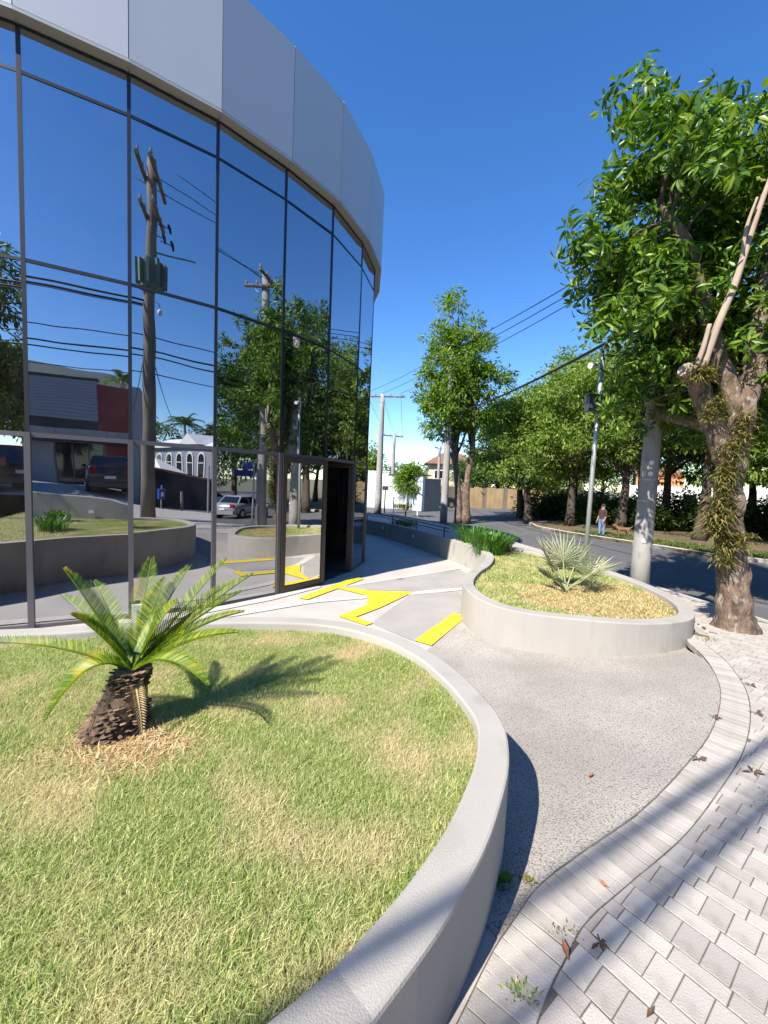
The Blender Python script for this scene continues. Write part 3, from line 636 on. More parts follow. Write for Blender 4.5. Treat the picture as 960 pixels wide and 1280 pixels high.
# ------------------------------------------------------------------ cycad on the lawn
cyc = empty('cycad', (-1.06, 1.60, LZ), 'squat cycad with arching yellow-green fronds growing on the front lawn', 'cycad')
tb = MB(); g_ = random.Random(3)
obj('trunk', MB().tube([(-1.12, 1.64, LZ-.02), (-1.10, 1.64, LZ+.08), (-1.06, 1.64, LZ+.17), (-1.04, 1.64, LZ+.27)], [.13, .095, .08, .055], 14, jit=.1), 'cycadbark', cyc, True, True)
for k in range(520):
    t = (k+.5)/520; an = k*2.39996; zc = LZ-.005+t*.265; cx = -1.12+.08*t; cy = 1.64
    rr_ = .150-.075*min(1, t*1.6)-.01*t*(1+(g_.random()-.5)*.3); an += (g_.random()-.5)*.5; zc += (g_.random()-.5)*.02
    d = Vector((math.cos(an), math.sin(an), .15+.35*t)); p0 = Vector((cx, cy, zc))+Vector((math.cos(an), math.sin(an), 0))*rr_*.80; tp = p0+d*(.016+.018*g_.random())
    s = Vector((-math.sin(an), math.cos(an), 0))*(.012+.008*g_.random()); u = Vector((0, 0, .010))
    tb.add([p0+s+u*.2, p0+u, p0-s+u*.2, p0-u, tp+s*.55, tp-s*.55-u*.3], [(0, 1, 4), (1, 2, 5, 4), (2, 3, 5), (3, 0, 4, 5)])
tag(obj('trunk_scale', tb, 'cycadbark', cyc, world=True), kind='stuff')
def frond(tip, lift, base=(-1.04, 1.64, LZ+.26), n=64, ll=.076, twist=0, dead=False):
    b = Vector(base); T = Vector(tip); mid = (b+T)/2+Vector((0, 0, lift)); rac = []
    for i in range(n+1):
        t = i/n; rac.append(b*(1-t)**2+mid*2*t*(1-t)+T*t*t)
    mb = MB(); mb.tube(rac[::5]+[rac[-1]], [.0065*(1-.7*i/(len(rac[::5]))) for i in range(len(rac[::5])+1)], 5)
    for i in range(7, n+1):
        t = i/n; tg = (rac[i]-rac[i-1]).normalized(); side = tg.cross(Vector((0, 0, 1)))
        side = side.normalized() if side.length > .05 else Vector((1, 0, 0)); up = side.cross(tg).normalized()
        L = ll*math.sin(math.pi*min(1, .18+.78*t))**.7*(1 if t < .9 else .85)
        for s in (-1, 1):
            d = (side*s*.80+tg*.62+up*(.42+twist*s)).normalized(); p = rac[i]+side*s*.004
            e = p+d*L*(1+(g_.random()-.5)*.15)+Vector((0, 0, -L*.10)); wv = (tg*.0027+up*-.001)
            m_ = (p+e)/2+up*.004
            mb.add([p-wv*.7, p+wv*.7, m_+wv, e, m_-wv], [(0, 1, 2, 4), (4, 2, 3)])
    return obj('frond', mb, 'straw' if dead else 'cycad', cyc, world=True)
FR = [((-1.29, 1.60, 1.34), .03), ((-1.20, 1.52, 1.18), .06), ((-1.56, 1.50, 1.055), .09), ((-1.36, 1.86, 1.22), .05), ((-.95, 1.95, 1.29), .05), ((-.76, 1.93, 1.34), .01), ((-.63, 1.93, 1.27), .04), ((-1.12, 1.92, 1.33), .03), ((-.66, 1.86, 1.20), .05), ((-.74, 2.0, 1.22), .06), ((-1.42, 1.75, 1.18), .06), 
      ((-.62, 1.78, 1.13), .08), ((-.60, 1.66, 1.08), .08), ((-.66, 1.50, .93), .15), ((-1.24, 1.44, .80), .22), ((-1.02, 1.86, 1.25), .04), ((-.92, 1.78, 1.17), .06), ((-1.3, 1.72, 1.10), .10)]
for t, l in FR: frond(t, l)
frond((-.93, 1.53, .70), .08, dead=True, n=30, ll=.035)

# ------------------------------------------------------------------ fan palm and strap-leaf plants in the small planter
fan = empty('fan_palm', (2.52, 5.36, RL), 'young silver-grey fan palm with stiff pleated leaves in the small planter', 'fan palm')
def fan_leaf(az, el, L, r, seed):
    q = random.Random(seed); b = Vector((2.52, 5.36, RL)); d = Vector((math.cos(az)*math.cos(el), math.sin(az)*math.cos(el), math.sin(el))); c = b+d*L
    mb = MB().tube([b, b+d*L*.5+Vector((0, 0, .01)), c], [.014, .010, .008], 5)
    side = d.cross(Vector((0, 0, 1))).normalized(); up = side.cross(d)
    for k in range(24):
        t = R(-112+224*k/23); f = (d*math.cos(t)+side*math.sin(t)+up*(.10+.05*q.random())).normalized(); pr = up.cross(f).normalized()
        Lk = r*(.82+.18*math.cos(t))*(1+(q.random()-.5)*.3); e = c+f*Lk+Vector((q.uniform(-.03, .03), q.uniform(-.03, .03), -.05*Lk)); m_ = c+f*Lk*.55
        wv = pr*.0105*(r/.4)*(.7+.6*q.random())
        mb.add([c, m_+wv-up*.008, m_+up*.008, m_-wv-up*.008, e], [(0, 1, 2), (0, 2, 3), (1, 4, 2), (2, 4, 3)])
    obj('fan_leaf', mb, 'silver', fan, world=True)
for i, (az, el, L, r) in enumerate(((165, 56, .40, .46), (120, 62, .34, .42), (95, 72, .40, .44), (40, 58, .36, .44), (8, 34, .38, .44), (200, 35, .28, .34), (330, 40, .26, .28), (75, 48, .34, .36))): fan_leaf(R(az), R(el), L, r, i)
def strap_plant(x, y, z, n, L, sp, label, grp=None, seed=0, m='lily', wd=.022):
    q = random.Random(seed); mb = MB()
    for k in range(n):
        a = q.random()*2*math.pi; r = math.sqrt(q.random())*sp; b = Vector((x+math.cos(a)*r, y+math.sin(a)*r, z)); o = Vector((math.cos(a), math.sin(a), 0))*(.15+.55*q.random()*(.4+r/sp)); h = L*(.6+.5*q.random()); s = Vector((-math.sin(a), math.cos(a), 0))*wd/2
        P = [b+o*h*t*t*.9+Vector((0, 0, h*(t-.42*t*t*t))) for t in (0, .35, .7, 1)]
        mb.add([P[0]-s*.6, P[0]+s*.6, P[1]+s, P[1]-s, P[2]+s*.8, P[2]-s*.8, P[3]], [(0, 1, 2, 3), (3, 2, 4, 5), (5, 4, 6)])
    return tag(obj('strap_leaf_plant', mb, m), label, 'plant', grp)
strap_plant(2.16, 8.05, RL, 300, .74, .32, 'bright green strap-leaf clump at the near end of the plant row inside the small planter', None, 1)
strap_plant(2.02, 9.0, RL, 260, .78, .34, 'darker strap-leaf clump between the bright clump and the rail end of the small planter', None, 2)
strap_plant(2.55, 8.5, RL, 150, .55, .2, 'strap-leaf clump on the street side of the small planter, next to the bright clump', None, 3)
strap_plant(-2.6, 1.0, LZ, 150, .42, .22, 'dark green strap-leaf clump at the far left of the lawn, seen in the glass', None, 4)
strap_plant(-2.0, -.6, LZ, 130, .40, .20, 'strap-leaf clump against the high part of the lawn planter wall, seen in the glass', None, 5)
# weeds and litter on the paving
def weed(x, y, zf, n, h, m, label, seed, sp=.06):
    z = float(zf(x, y)); q = random.Random(seed); mb = MB()
    for k in range(n):
        a = q.random()*6.28; r = q.random()*sp; b = Vector((x+math.cos(a)*r, y+math.sin(a)*r*.6, z-.01)); o = Vector((math.cos(a), math.sin(a), 0))*h*(.2+.7*q.random()); s = Vector((-math.sin(a), math.cos(a), 0))*.003
        t = b+o+Vector((0, 0, h*(.5+.6*q.random()))); mm = b+o*.35+Vector((0, 0, h*.5)); mb.add([b-s, b+s, mm+s*1.4, mm-s*1.4, t], [(0, 1, 2, 3), (3, 2, 4)])
    tag(obj('weed', mb, m), label, 'weed')
weed(.455, 1.29, SZ, 40, .03, 'lily', 'green weed growing in the shade at the foot of the lawn planter wall', 1, .05)
weed(.62, 1.13, SZ, 80, .016, 'fern', 'dry yellow-green grass tuft between the border pavers and the field', 2, .05)
weed(.42, .97, SZ, 60, .022, 'grass', 'grass tuft among the pavers nearest the lawn planter wall', 3, .045)
weed(.56, 1.30, SZ, 50, .014, 'fern', 'dry grass tuft at the corner where gravel, paver border and shadow meet', 4, .03)
weed(3.46, 4.12, SZ, 40, .03, 'fern', 'low weeds by the rounded end of the small planter', 5, .12)
def flat_leaf(x, y, zf, L, a, m, label, grp):
    z = float(zf(x, y))+.012; mb = MB()
    u = Vector((math.cos(a), math.sin(a), 0)); v = Vector((-math.sin(a), math.cos(a), 0)); c = Vector((x, y, z))
    mb.add([c-u*L, c+v*L*.38+Vector((0, 0, .006)), c+u*L+Vector((0, 0, .012)), c-v*L*.38+Vector((0, 0, .008)), c], [(0, 4, 1), (1, 4, 2), (2, 4, 3), (3, 4, 0)])
    return tag(obj('fallen_leaf', mb, m), label, 'leaf', grp)
def dead_star(x, y, zf, L, seed, label):
    q = random.Random(seed); z = float(zf(x, y))+.008; mb = MB()
    for k in range(6):
        a = k*1.05+q.random()*.6; u = Vector((math.cos(a), math.sin(a), .05)); v = Vector((-math.sin(a), math.cos(a), 0)); c = Vector((x, y, z)); l = L*(.5+.7*q.random())
        mb.add([c, c+u*l*.5+v*l*.15+Vector((0, 0, .006)), c+u*l, c+u*l*.5-v*l*.15], [(0, 3, 2, 1)])
    tag(obj('dead_weed', mb, 'deadleaf'), label, 'dead weed')
for i, (px, py, L, lab) in enumerate(((2.18, 2.47, .05, 'dark dead weed on the inner edge of the paver border, halfway along'), (1.72, 2.02, .05, 'dark dead weed on the gravel side of the paver border near the lone brown leaf'), (2.53, 2.55, .055, 'dark dead weed on the outer joint of the paver border, above the cable shadow'), (1.93, 1.93, .06, 'dark dead weed between the border and the bare gravel patch'), (.70, 1.10, .04, 'dark dead weed beside the dry grass tuft in the pavers'), (2.9, 3.0, .05, 'small dark dead weed on the outer joint near the planter end'))):
    dead_star(px, py, SZ, L, i, lab)
flat_leaf(1.08, 1.88, NZ, .022, .6, 'redleaf', 'lone brown leaf lying on the gravel floor', None)
flat_leaf(.81, 1.28, SZ, .02, 2.5, 'redleaf', 'brown leaf lying on a border paver', None)
flat_leaf(.585, 1.07, SZ, .026, 1.5, 'redleaf', 'reddish brown leaf lying beside the dry grass tuft', None)
flat_leaf(.74, .93, SZ, .018, .5, 'deadleaf', 'thin dark leaf curl lying on a square paver near the frame bottom', None)

# ------------------------------------------------------------------ poles and cables
def crossarm(mb, c, d, L, th=.05):
    u = Vector(d).normalized()*L/2; c = Vector(c); mb.tube([c-u, c+u], th, 6); return [c-u*.92, c+u*.9, c-u*.35, c+u*.35]
def pole(x, y, h, r0, r1, label, arm=None, z0=None, m='pole', name='utility_pole', braces=True):
    z = float(SZ(x, y))-.1 if z0 is None else z0
    t = empty(name, (x, y, z), label, 'utility pole')
    obj('shaft', MB().tube([(x, y, z+k*(h-z)/8) for k in range(9)], [r0+(r1-r0)*k/8 for k in range(9)], 16), m, t, True, True)
    if arm:
        for (za, ang, L) in arm:
            mb = MB(); d = (math.cos(R(ang)), math.sin(R(ang)), 0); ends = crossarm(mb, (x-d[1]*(r1+.04), y+d[0]*(r1+.04), za), d, L)
            a = obj('crossarm', mb, 'wood', t, world=True)
            for e in ends: obj('insulator', MB().tube([e+Vector((0, 0, .03)), e+Vector((0, 0, .09)), e+Vector((0, 0, .11)), e+Vector((0, 0, .17))], [.02, .045, .03, .025], 8), 'porcelain', a, world=True)
            if braces:
                br = MB(); q = Vector((x, y, za-.32)); u = Vector(d)
                br.tube([q, Vector((x, y, za))+u*L*.3+Vector((0, 0, -.02))], .012, 5); br.tube([q, Vector((x, y, za))-u*L*.3+Vector((0, 0, -.02))], .012, 5); obj('brace', br, 'galv', t, world=True)
    return t
near_pole = pole(4.16, 6.36, 5.7, .140, .10, 'concrete pole behind the small planter, its top lost in the big tree crown')
for z in (1.62, 1.95): obj('steel_band', MB().tube([(4.16, 6.36, z), (4.16, 6.36, z+.015)], [.135, .135], 16, cap=False), 'galv', near_pole, True, True)
for z in (2.05, 2.22, 1.0): obj('white_disc', MB().tube([(4.10, 6.245, z), (4.095, 6.23, z)], .035, 10), 'white', near_pole, world=True)
out_pole = pole(5.16, 3.82, 7.75, .17, .12, 'wooden-armed concrete pole by the kerb, seen only in the glass in front of the trees', [(7.55, 10, 1.5), (7.35, 100, 1.2)])
pole(2.62, 17.5, 7.2, .165, .12, 'thick concrete pole in front of the double-trunked tree', [(7.0, 20, 1.4)])
pole(-.34, 21.6, 6.35, .20, .11, 'tall concrete pole with a wooden crossarm beside the white block wall', [(6.27, -8, 2.35)])
pole(.52, 29.5, 5.25, .16, .10, 'slimmer concrete pole with a crossarm in front of the pale sheet wall', [(5.1, 25, 1.6)])
pole(4.4, 33.5, 4.9, .15, .10, 'distant pole carrying a dark transformer in front of the tiled house', [(4.7, 60, 1.5)])
tp = pole(1.55, -.25, 9.45, .175, .10, 'tall pole with a green transformer, seen only in the glass above the lawn', [(9.0, -38, 1.7), (9.0, 142, 1.7), (8.1, -38, 1.3), (8.1, 142, 1.1)], m='wood')
tr = MB(); 
for k in range(10):
    a = 2*math.pi*k/10; tr.box((.18, -.03, 6.42), (.35, .03, 7.0-.03*(k % 3)), a, (1.55, -.25, 0))
tr.tube([(1.55, -.25, 6.38), (1.55, -.25, 6.98)], .25, 14); obj('transformer', tr, 'trafo', tp, world=True)
am = MB().tube([(1.55, -.25, 7.25), (2.15, .55, 7.2)], .02, 6); obj('bracket_arm', am, 'wood', tp, world=True)
for k, (dx, dy, z) in enumerate(((.30, .20, 7.95), (.24, .10, 7.7), (.34, .26, 7.55))):
    c = Vector((1.55+dx, -.25+dy, z)); f = MB().tube([c+Vector((-.2, -.12, .02)), c], .012, 5).tube([c+Vector((0, 0, .10)), c+Vector((.02, .02, .02)), c+Vector((.05, .03, -.12))], [.03, .04, .022], 7); obj('fuse_holder', f, 'cable', tp, world=True)
lp = empty('lamp_post', (1.80, -.42, .4), 'thin grey lamp post with a small round lamp beside the transformer pole', 'lamp post')
obj('shaft', MB().tube([(1.80, -.42, .35), (1.80, -.42, 6.2)], .032, 8), 'galv', lp, True, True)
obj('lamp_arm', MB().tube([(1.80, -.42, 6.1), (1.86, -.40, 6.2), (1.95, -.36, 6.18), (1.98, -.35, 6.05)], .012, 6), 'galv', lp, True, True)
obj('lamp_globe', MB().ball((1.98, -.35, 5.95), (.06, .06, .09), 10, 7), 'white', lp, True, True)
# slim camera pole standing in the small planter
cpz = empty('camera_pole', (3.31, 6.45, RL), 'slim galvanised camera pole with a dark box, standing in the small planter', 'pole')
obj('shaft', MB().tube([(3.31, 6.45, RL-.05), (3.31, 6.45, 2.2), (3.32, 6.45, 3.85)], [.036, .034, .032], 12), 'galv', cpz, True, True)
obj('control_box', MB().box((-.17, -.06, 2.98), (.04, .06, 3.22), R(8), (3.25, 6.37, 0)).box((-.18, -.07, 3.22), (.05, .07, 3.24), R(8), (3.25, 6.37, 0)), 'dgrey', cpz, world=True)
cam_ = obj('camera_arm', MB().tube([(3.32, 6.45, 3.72), (3.20, 6.40, 3.74)], .012, 6), 'galv', cpz, world=True)
obj('camera_head', MB().tube([(3.22, 6.41, 3.71), (3.08, 6.34, 3.67)], [.035, .045], 10), 'white', cam_, world=True)
obj('aerial', MB().tube([(3.32, 6.45, 3.85), (3.32, 6.45, 4.0)], .02, 6), 'dgrey', cpz, world=True)
def cable(a, b, sag, r, label=None, grp='overhead cables along the street', seg=18):
    a, b = Vector(a), Vector(b); P = [a.lerp(b, k/seg)+Vector((0, 0, -4*sag*(k/seg)*(1-k/seg))) for k in range(seg+1)]
    return tag(obj('overhead_cable', MB().tube(P, r, 5), 'cable', smooth=True), label or 'thin black overhead cable strung between the street poles', 'cable', grp)
dirv = Vector((math.cos(R(29)), math.sin(R(29)), 0)); base = Vector((1.55, -.28, 6.05)); pv = Vector((-dirv.y, dirv.x, 0))
cable(base+pv*.04-dirv*14, base+pv*.04, .08, .026, 'thick bundled cable running back from the transformer pole, the higher of a pair', None)
cable(base-pv*.14-dirv*14+Vector((0, 0, -.05)), base-pv*.14+Vector((0, 0, -.05)), .08, .028, 'thick bundled cable running back from the transformer pole, the lower of a pair', None)
cable(base-pv*.055-dirv*14+Vector((0, 0, -.12)), base-pv*.055+Vector((0, 0, -.12)), .08, .011, 'slimmer cable hanging between the two thick bundles behind the transformer pole', None)
ORD = {3: ('upper', 'middle', 'lower'), 4: ('highest', 'second highest', 'third highest', 'lowest')}
def wires(lab, *cs):
    for o_, c_ in zip(ORD[len(cs)], cs): cable(*c_, label='the %s %s' % (o_, lab), grp=lab)
TPX, OUTX, NEX, P3, P4, P5, P6 = (1.55, -.25), (5.16, 3.82), (4.16, 6.36), (2.62, 17.5), (-.34, 21.6), (.52, 29.5), (4.4, 33.5)
wires('thin wire below the thick bundles behind the transformer pole', *[((*TPX, z), (-9, -8.6, z+.25), .12, r) for z, r in ((5.2, .014), (4.85, .022), (4.7, .018), (4.3, .012))])
wires('low cable between transformer pole and kerb pole', *[((*TPX, z), (*OUTX, z-.3), .10, r) for z, r in ((5.2, .014), (4.85, .022), (4.7, .018), (4.3, .012))])
D3 = (-.55, 0, .6)
wires('thin wire from the transformer pole crossarm to the kerb pole', *[((TPX[0]+d*.2, TPX[1]+d, 9.12), (OUTX[0]+d*.6, OUTX[1]+d*.2, 7.62), .18, .010) for d in D3])
wires('thin wire from the kerb pole into the big tree crown', *[((OUTX[0]+d*.6, OUTX[1]+d*.2, 7.62), (NEX[0]+d*.3, NEX[1]+d*.3, 5.68), .03, .009) for d in D3])
wires('thin wire sloping across open sky between the two street trees', *[((NEX[0]+d*.3, NEX[1]+d*.3, 5.68), (P3[0]+d, P3[1]+d*.3, 7.15), .10, .011) for d in D3])
wires('thin wire from the thick concrete pole to the tall pole', *[((P3[0]+d, P3[1]+d*.3, 7.15), (P4[0]+d*1.6, P4[1]-d*.2, 6.42), .10, .010) for d in D3])
wires('thin wire between the two distant poles by the white wall', *[((P4[0]+d*1.6, P4[1]-d*.2, 6.42), (P5[0]+d, P5[1]+d*.3, 5.24), .15, .009) for d in D3])
cable((*NEX, 4.55), (*P3, 4.75), .2, .030, 'thick black cable sloping down the sky to the right of the double-trunked tree', None)
cable((*OUTX, 4.4), (*NEX, 4.55), .03, .026, 'thick black cable between the kerb pole and the concrete pole', None)
cable((*P3, 4.75), (*P6, 4.6), .3, .018, 'black cable running to the distant pole with the transformer', None); cable((*P3, 3.6), (10, 15.5, 3.2), .45, .012, 'thin sagging wire in front of the dark park trees', None)
wires('thin wire crossing the street before the chapel', ((*TPX, 5.4), (12, -14, 4.2), .3, .012), ((*TPX, 5.0), (14, -12, 4.0), .3, .012), ((*OUTX, 5.6), (14, -12, 4.4), .3, .012))

# ------------------------------------------------------------------ trees
def rot_mats(d, roll):
    """(n,3,3) frames whose first axis is d, rolled about it; third axis leans up"""
    d = d/np.linalg.norm(d, axis=1)[:, None]; up = np.tile([0, 0, 1.], (len(d), 1)); s = np.cross(up, d); q = np.linalg.norm(s, axis=1)
    s[q < .05] = [0, 1, 0]; s /= np.linalg.norm(s, axis=1)[:, None]; u = np.cross(d, s)
    c, n_ = np.cos(roll)[:, None], np.sin(roll)[:, None]; return np.stack([d, s*c+u*n_, u*c-s*n_], 2)
LEAF4 = np.array([[0, 0, 0], [.45, .17, .03], [1, 0, -.10], [.45, -.17, .03]]); LEAF4F = np.array([[0, 2, 1], [0, 3, 2]])
LEAF6 = np.array([[0, 0, 0], [.30, .15, .035], [.72, .12, .01], [1, 0, -.16], [.72, -.12, .01], [.30, -.15, .035], [.5, 0, -.02]])
LEAF6F = np.array([[0, 6, 1], [1, 6, 2], [2, 6, 3], [3, 6, 4], [4, 6, 5], [5, 6, 0]])
def stamp(shape, faces, mats, pos, size):
    V = np.einsum('nij,kj->nki', mats, shape)*size[:, None, None]+pos[:, None, :]
    F = faces[None]+(np.arange(len(pos))*len(shape))[:, None, None]
    return V.reshape(-1, 3), F.reshape(-1, faces.shape[1])
def lobe_points(lobes, n, g, lo=.55):
    vol = np.array([l[3]*l[4]*l[5] for l in lobes])**.8; k = g.choice(len(lobes), n, p=vol/vol.sum()); Lb = np.array(lobes)[k]
    d = g.normal(size=(n, 3)); d /= np.linalg.norm(d, axis=1)[:, None]; r = g.uniform(lo**3, 1, n)**(1/3)*(1+g.normal(size=n)*.07)
    return Lb[:, :3]+d*r[:, None]*Lb[:, 3:6], d
def crown_mesh(lobes, nclump, per, crad, size, g, lo=.5, flat=.6, droop=.35):
    c, out = lobe_points(lobes, nclump, g, lo); rc = crad*g.uniform(.6, 1.3, nclump)
    k = np.repeat(np.arange(nclump), per); n = len(k)
    o = g.normal(size=(n, 3)); o /= np.linalg.norm(o, axis=1)[:, None]; o *= (g.uniform(.1, 1, n)**.5)[:, None]
    pos = c[k]+o*rc[k][:, None]*np.array([1, 1, flat])
    d = o*1.0+out[k]*.45+g.normal(size=(n, 3))*.45+np.array([0, 0, -droop]); roll = g.normal(size=n)*.7
    return stamp(LEAF4, LEAF4F, rot_mats(d, roll), pos, size*g.uniform(.65, 1.25, n)), c
def limb(mb, a, b, r0, r1, g, n=5, wob=.12, sides=7):
    a, b = Vector(a), Vector(b); L = (b-a).length; P = []
    for k in range(n+1):
        t = k/n; P.append(a.lerp(b, t)+Vector((g.uniform(-1, 1), g.uniform(-1, 1), g.uniform(-.4, .4)))*wob*L*.25*math.sin(math.pi*t)+Vector((0, 0, .10*L*math.sin(math.pi*t)*.5)))
    mb.tube(P, [r0+(r1-r0)*k/n for k in range(n+1)], sides, jit=.12)
def tree(name, label, x, y, trunks, lobes, nclump, per, crad, size, leaf, bark='bark2', group=None, seed=1, r=.16, flat=.6, z=None, nl=9, lo=.5, cat='tree'):
    g = np.random.default_rng(seed); z = float(SZ(x, y))-.05 if z is None else z
    t = empty(name, (x, y, z), label, cat, group)
    mb = MB(); tops = []
    for T in trunks:
        P = catmull([(p[0], p[1], p[2]) for p in T], 4); m = len(P)
        mb.tube(P, [r*(1.35-.35*min(1, i/2.5))*(1-.55*i/(m-1)) for i in range(m)], 10, jit=.14); tops.append(P)
    (V, F), c = crown_mesh(lobes, nclump, per, crad, size, g, lo, flat)
    idx = g.choice(len(c), min(nl, len(c)), replace=False)
    for i in idx:
        P = tops[i % len(tops)]; a = P[int(len(P)*(.55+.4*g.random()))-1]; limb(mb, a, tuple(c[i]), r*.38, r*.08, g)
    obj('trunk', mb, bark, t, True, True)
    V = V-np.array([x, y, z]); npobj('crown', V, F, leaf, t)
    return t
# the big tree on the sidewalk, built leaf whorl by leaf whorl
big = empty('street_tree', (4.18, 4.62, .2), 'large glossy-leaved tree with fern-covered leaning trunk beside the small planter', 'tree')
mb = MB()
from mathutils import noise as mno
def path_tube(mb, pts, rad, n=14, jit=.14, sub=5):
    P = catmull(pts, sub); m = len(P); rr = [float(np.interp(i/(m-1), np.linspace(0, 1, len(rad)), rad)) for i in range(m)]; mb.tube(P, rr, n, jit=jit); return P
main = path_tube(mb, [(4.22, 4.62, .05), (4.18, 4.62, .35), (4.13, 4.62, .68), (4.06, 4.62, 1.05), (3.97, 4.62, 1.48), (3.94, 4.62, 1.94), (4.0, 4.64, 2.4), (4.08, 4.66, 2.85), (4.16, 4.7, 3.38), (4.2, 4.75, 4.1), (4.3, 4.8, 5.2)], [.27, .185, .155, .142, .14, .125, .115, .11, .10, .085, .04], 34, .02, 16)
nv0 = len(mb.v)
for i in range(nv0):
    v = Vector(mb.v[i]); c0 = Vector(main[i//34]); d = (v-c0)
    q_ = mno.noise(Vector((v.x*9, v.y*9, v.z*2.2)))*.20+mno.noise(Vector((v.x*24, v.y*24, v.z*5)))*.13+mno.noise(v*6)*.16+mno.noise(v*18)*.06
    mb.v[i] = tuple(c0+d*(1+q_))
main = main[::2]
mb.ball((3.92, 4.50, 2.10), (.10, .09, .11), 18, 12, jit=.06); mb.ball((3.86, 4.52, 1.42), (.11, .10, .12), 18, 12, jit=.06); mb.ball((3.98, 4.50, 1.66), (.07, .06, .16), 14, 10, jit=.06)
path_tube(mb, [(3.98, 4.62, 2.0), (3.78, 4.58, 2.3), (3.55, 4.55, 2.72), (3.36, 4.5, 3.0), (3.21, 4.46, 3.10)], [.12, .11, .10, .095, .092], 16, .2, 6)
path_tube(mb, [(4.08, 4.68, 2.6), (3.86, 4.8, 3.3), (3.58, 4.85, 4.05), (3.32, 4.8, 4.6), (2.98, 4.8, 5.0)], [.10, .09, .08, .065, .04])
path_tube(mb, [(4.15, 4.7, 3.2), (4.6, 4.9, 3.9), (5.2, 5.0, 4.8)], [.08, .06, .03]); path_tube(mb, [(4.1, 4.75, 3.0), (4.0, 5.3, 3.8), (4.1, 6.0, 4.8)], [.08, .06, .03])
obj('trunk', mb, 'bark', big, True, True)
obj('sawn_face', MB().tube([(3.213, 4.462, 3.099), (3.198, 4.453, 3.105)], [.082, .078], 12), 'barkpale', big, world=True)
mb = MB(); path_tube(mb, [(3.36, 4.42, 3.12), (3.44, 4.40, 3.5), (3.58, 4.38, 4.0), (3.70, 4.38, 4.55), (3.84, 4.38, 5.1)], [.04, .038, .035, .03, .02], 8); path_tube(mb, [(3.62, 4.38, 4.2), (3.60, 4.34, 4.5), (3.66, 4.32, 4.8)], [.022, .018, .012], 6); path_tube(mb, [(3.28, 4.42, 3.12), (3.31, 4.38, 3.3), (3.34, 4.36, 3.55)], [.03, .026, .02], 6); obj('bare_branch', mb, 'barkpale', big, True, True)
LOB = [(4.0, 5.3, 3.6, .8, .4, .6), (4.6, 5.2, 3.3, .8, .5, .5), (4.9, 4.6, 3.7, .5, .5, .5), (4.45, 4.5, 4.3, .5, .35, .45), (4.8, 4.0, 5.0, .8, .7, .9), (3.9, 4.5, 4.9, .6, .4, .5), (4.1, 6.05, 5.3, .5, .4, .5), (3.95, 6.0, 4.4, .5, .4, .4), (4.9, 2.9, 5.7, .8, .7, .8), (4.7, 3.1, 4.4, .8, .7, .7), (5.3, 3.0, 3.1, .8, .6, .5), (4.7, 6.6, 6.2, .8, .7, .8), (4.4, 6.9, 5.2, .6, .6, .6), (2.36, 4.8, 5.55, .22, .3, .22), (2.3, 4.8, 4.6, .2, .3, .25), (2.92, 4.9, 6.25, .25, .3, .25), (3.95, 4.8, 6.5, .3, .3, .25), (4.35, 4.9, 6.35, .3, .3, .25), (3.5, 5.0, 6.0, .35, .4, .4), (5.6, 4.2, 5.8, 1.0, 1.0, .9), (5.5, 4.0, 4.2, 1.0, .9, .8), (3.6, 5.6, 3.2, .7, .6, .45), (3.30, 4.85, 5.05, .95, 1.1, .95), (4.05, 4.85, 5.75, .85, 1.1, .85), (2.85, 4.65, 3.88, .56, .75, .50), (4.55, 5.0, 4.0, 1.2, 1.1, .8), (2.82, 4.8, 5.15, .50, .7, .75), (5.3, 4.9, 5.2, 1.2, 1.3, 1.4), (4.3, 6.1, 4.7, 1.0, .9, 1.1), (2.58, 4.75, 4.45, .42, .6, .42), (4.1, 5.9, 3.6, .9, .7, .5), (3.35, 5.2, 4.1, .8, .6, .6), (5.5, 5.2, 6.1, 1.1, 1.2, .8), (5.7, 5.3, 3.7, 1.2, 1.2, .9), (5.0, 6.2, 3.2, 1.1, .9, .7), (3.0, 4.9, 5.9, .35, .4, .3), (3.35, 4.9, 6.25, .3, .3, .35), (4.7, 4.4, 3.2, .7, .5, .45)]
g = np.random.default_rng(21)
sub_, _o = lobe_points(LOB, 470, g, .5); SUB = [(p[0], p[1], p[2], q_, q_, q_*.75) for p, q_ in zip(sub_, g.uniform(.20, .42, 470))]
c, out = lobe_points(SUB, 5800, g, .35)
def whorl_shape(seed):
    q = np.random.default_rng(seed); n = 8; az = np.arange(n)*2*np.pi/n+q.normal(size=n)*.25; el = q.uniform(-1.0, .25, n)
    d = np.stack([np.cos(az)*np.cos(el), np.sin(az)*np.cos(el), np.sin(el)], 1)
    V, F = stamp(LEAF6, LEAF6F, rot_mats(d, q.normal(size=n)*.35), d*.03+np.array([0, 0, .02])*q.uniform(-1, 1, n)[:, None], .138*q.uniform(.6, 1.3, n)); return V, F
WH = [whorl_shape(s) for s in (1, 2, 3, 4)]
vw = c-np.array([0, 0, 1.75]); dist = np.linalg.norm(vw, axis=1)
order = np.argsort(dist+np.where(c[:, 0]/c[:, 1] > 1.0, 50, 0)); near = set(order[:280].tolist())
wme = []
for V, F in WH:
    me = bpy.data.meshes.new('leaf_whorl'); me.from_pydata(V.tolist(), [], F.tolist()); me.materials.append(M['leafbig']); me.update(); wme.append(me)
VV = []; FF = []; off = 0; wsz = g.uniform(.65, 1.25, len(c)); rm = rot_mats(out*.8+g.normal(size=c.shape)*.5+np.array([0, 0, .5]), g.uniform(0, 6.28, len(c)))
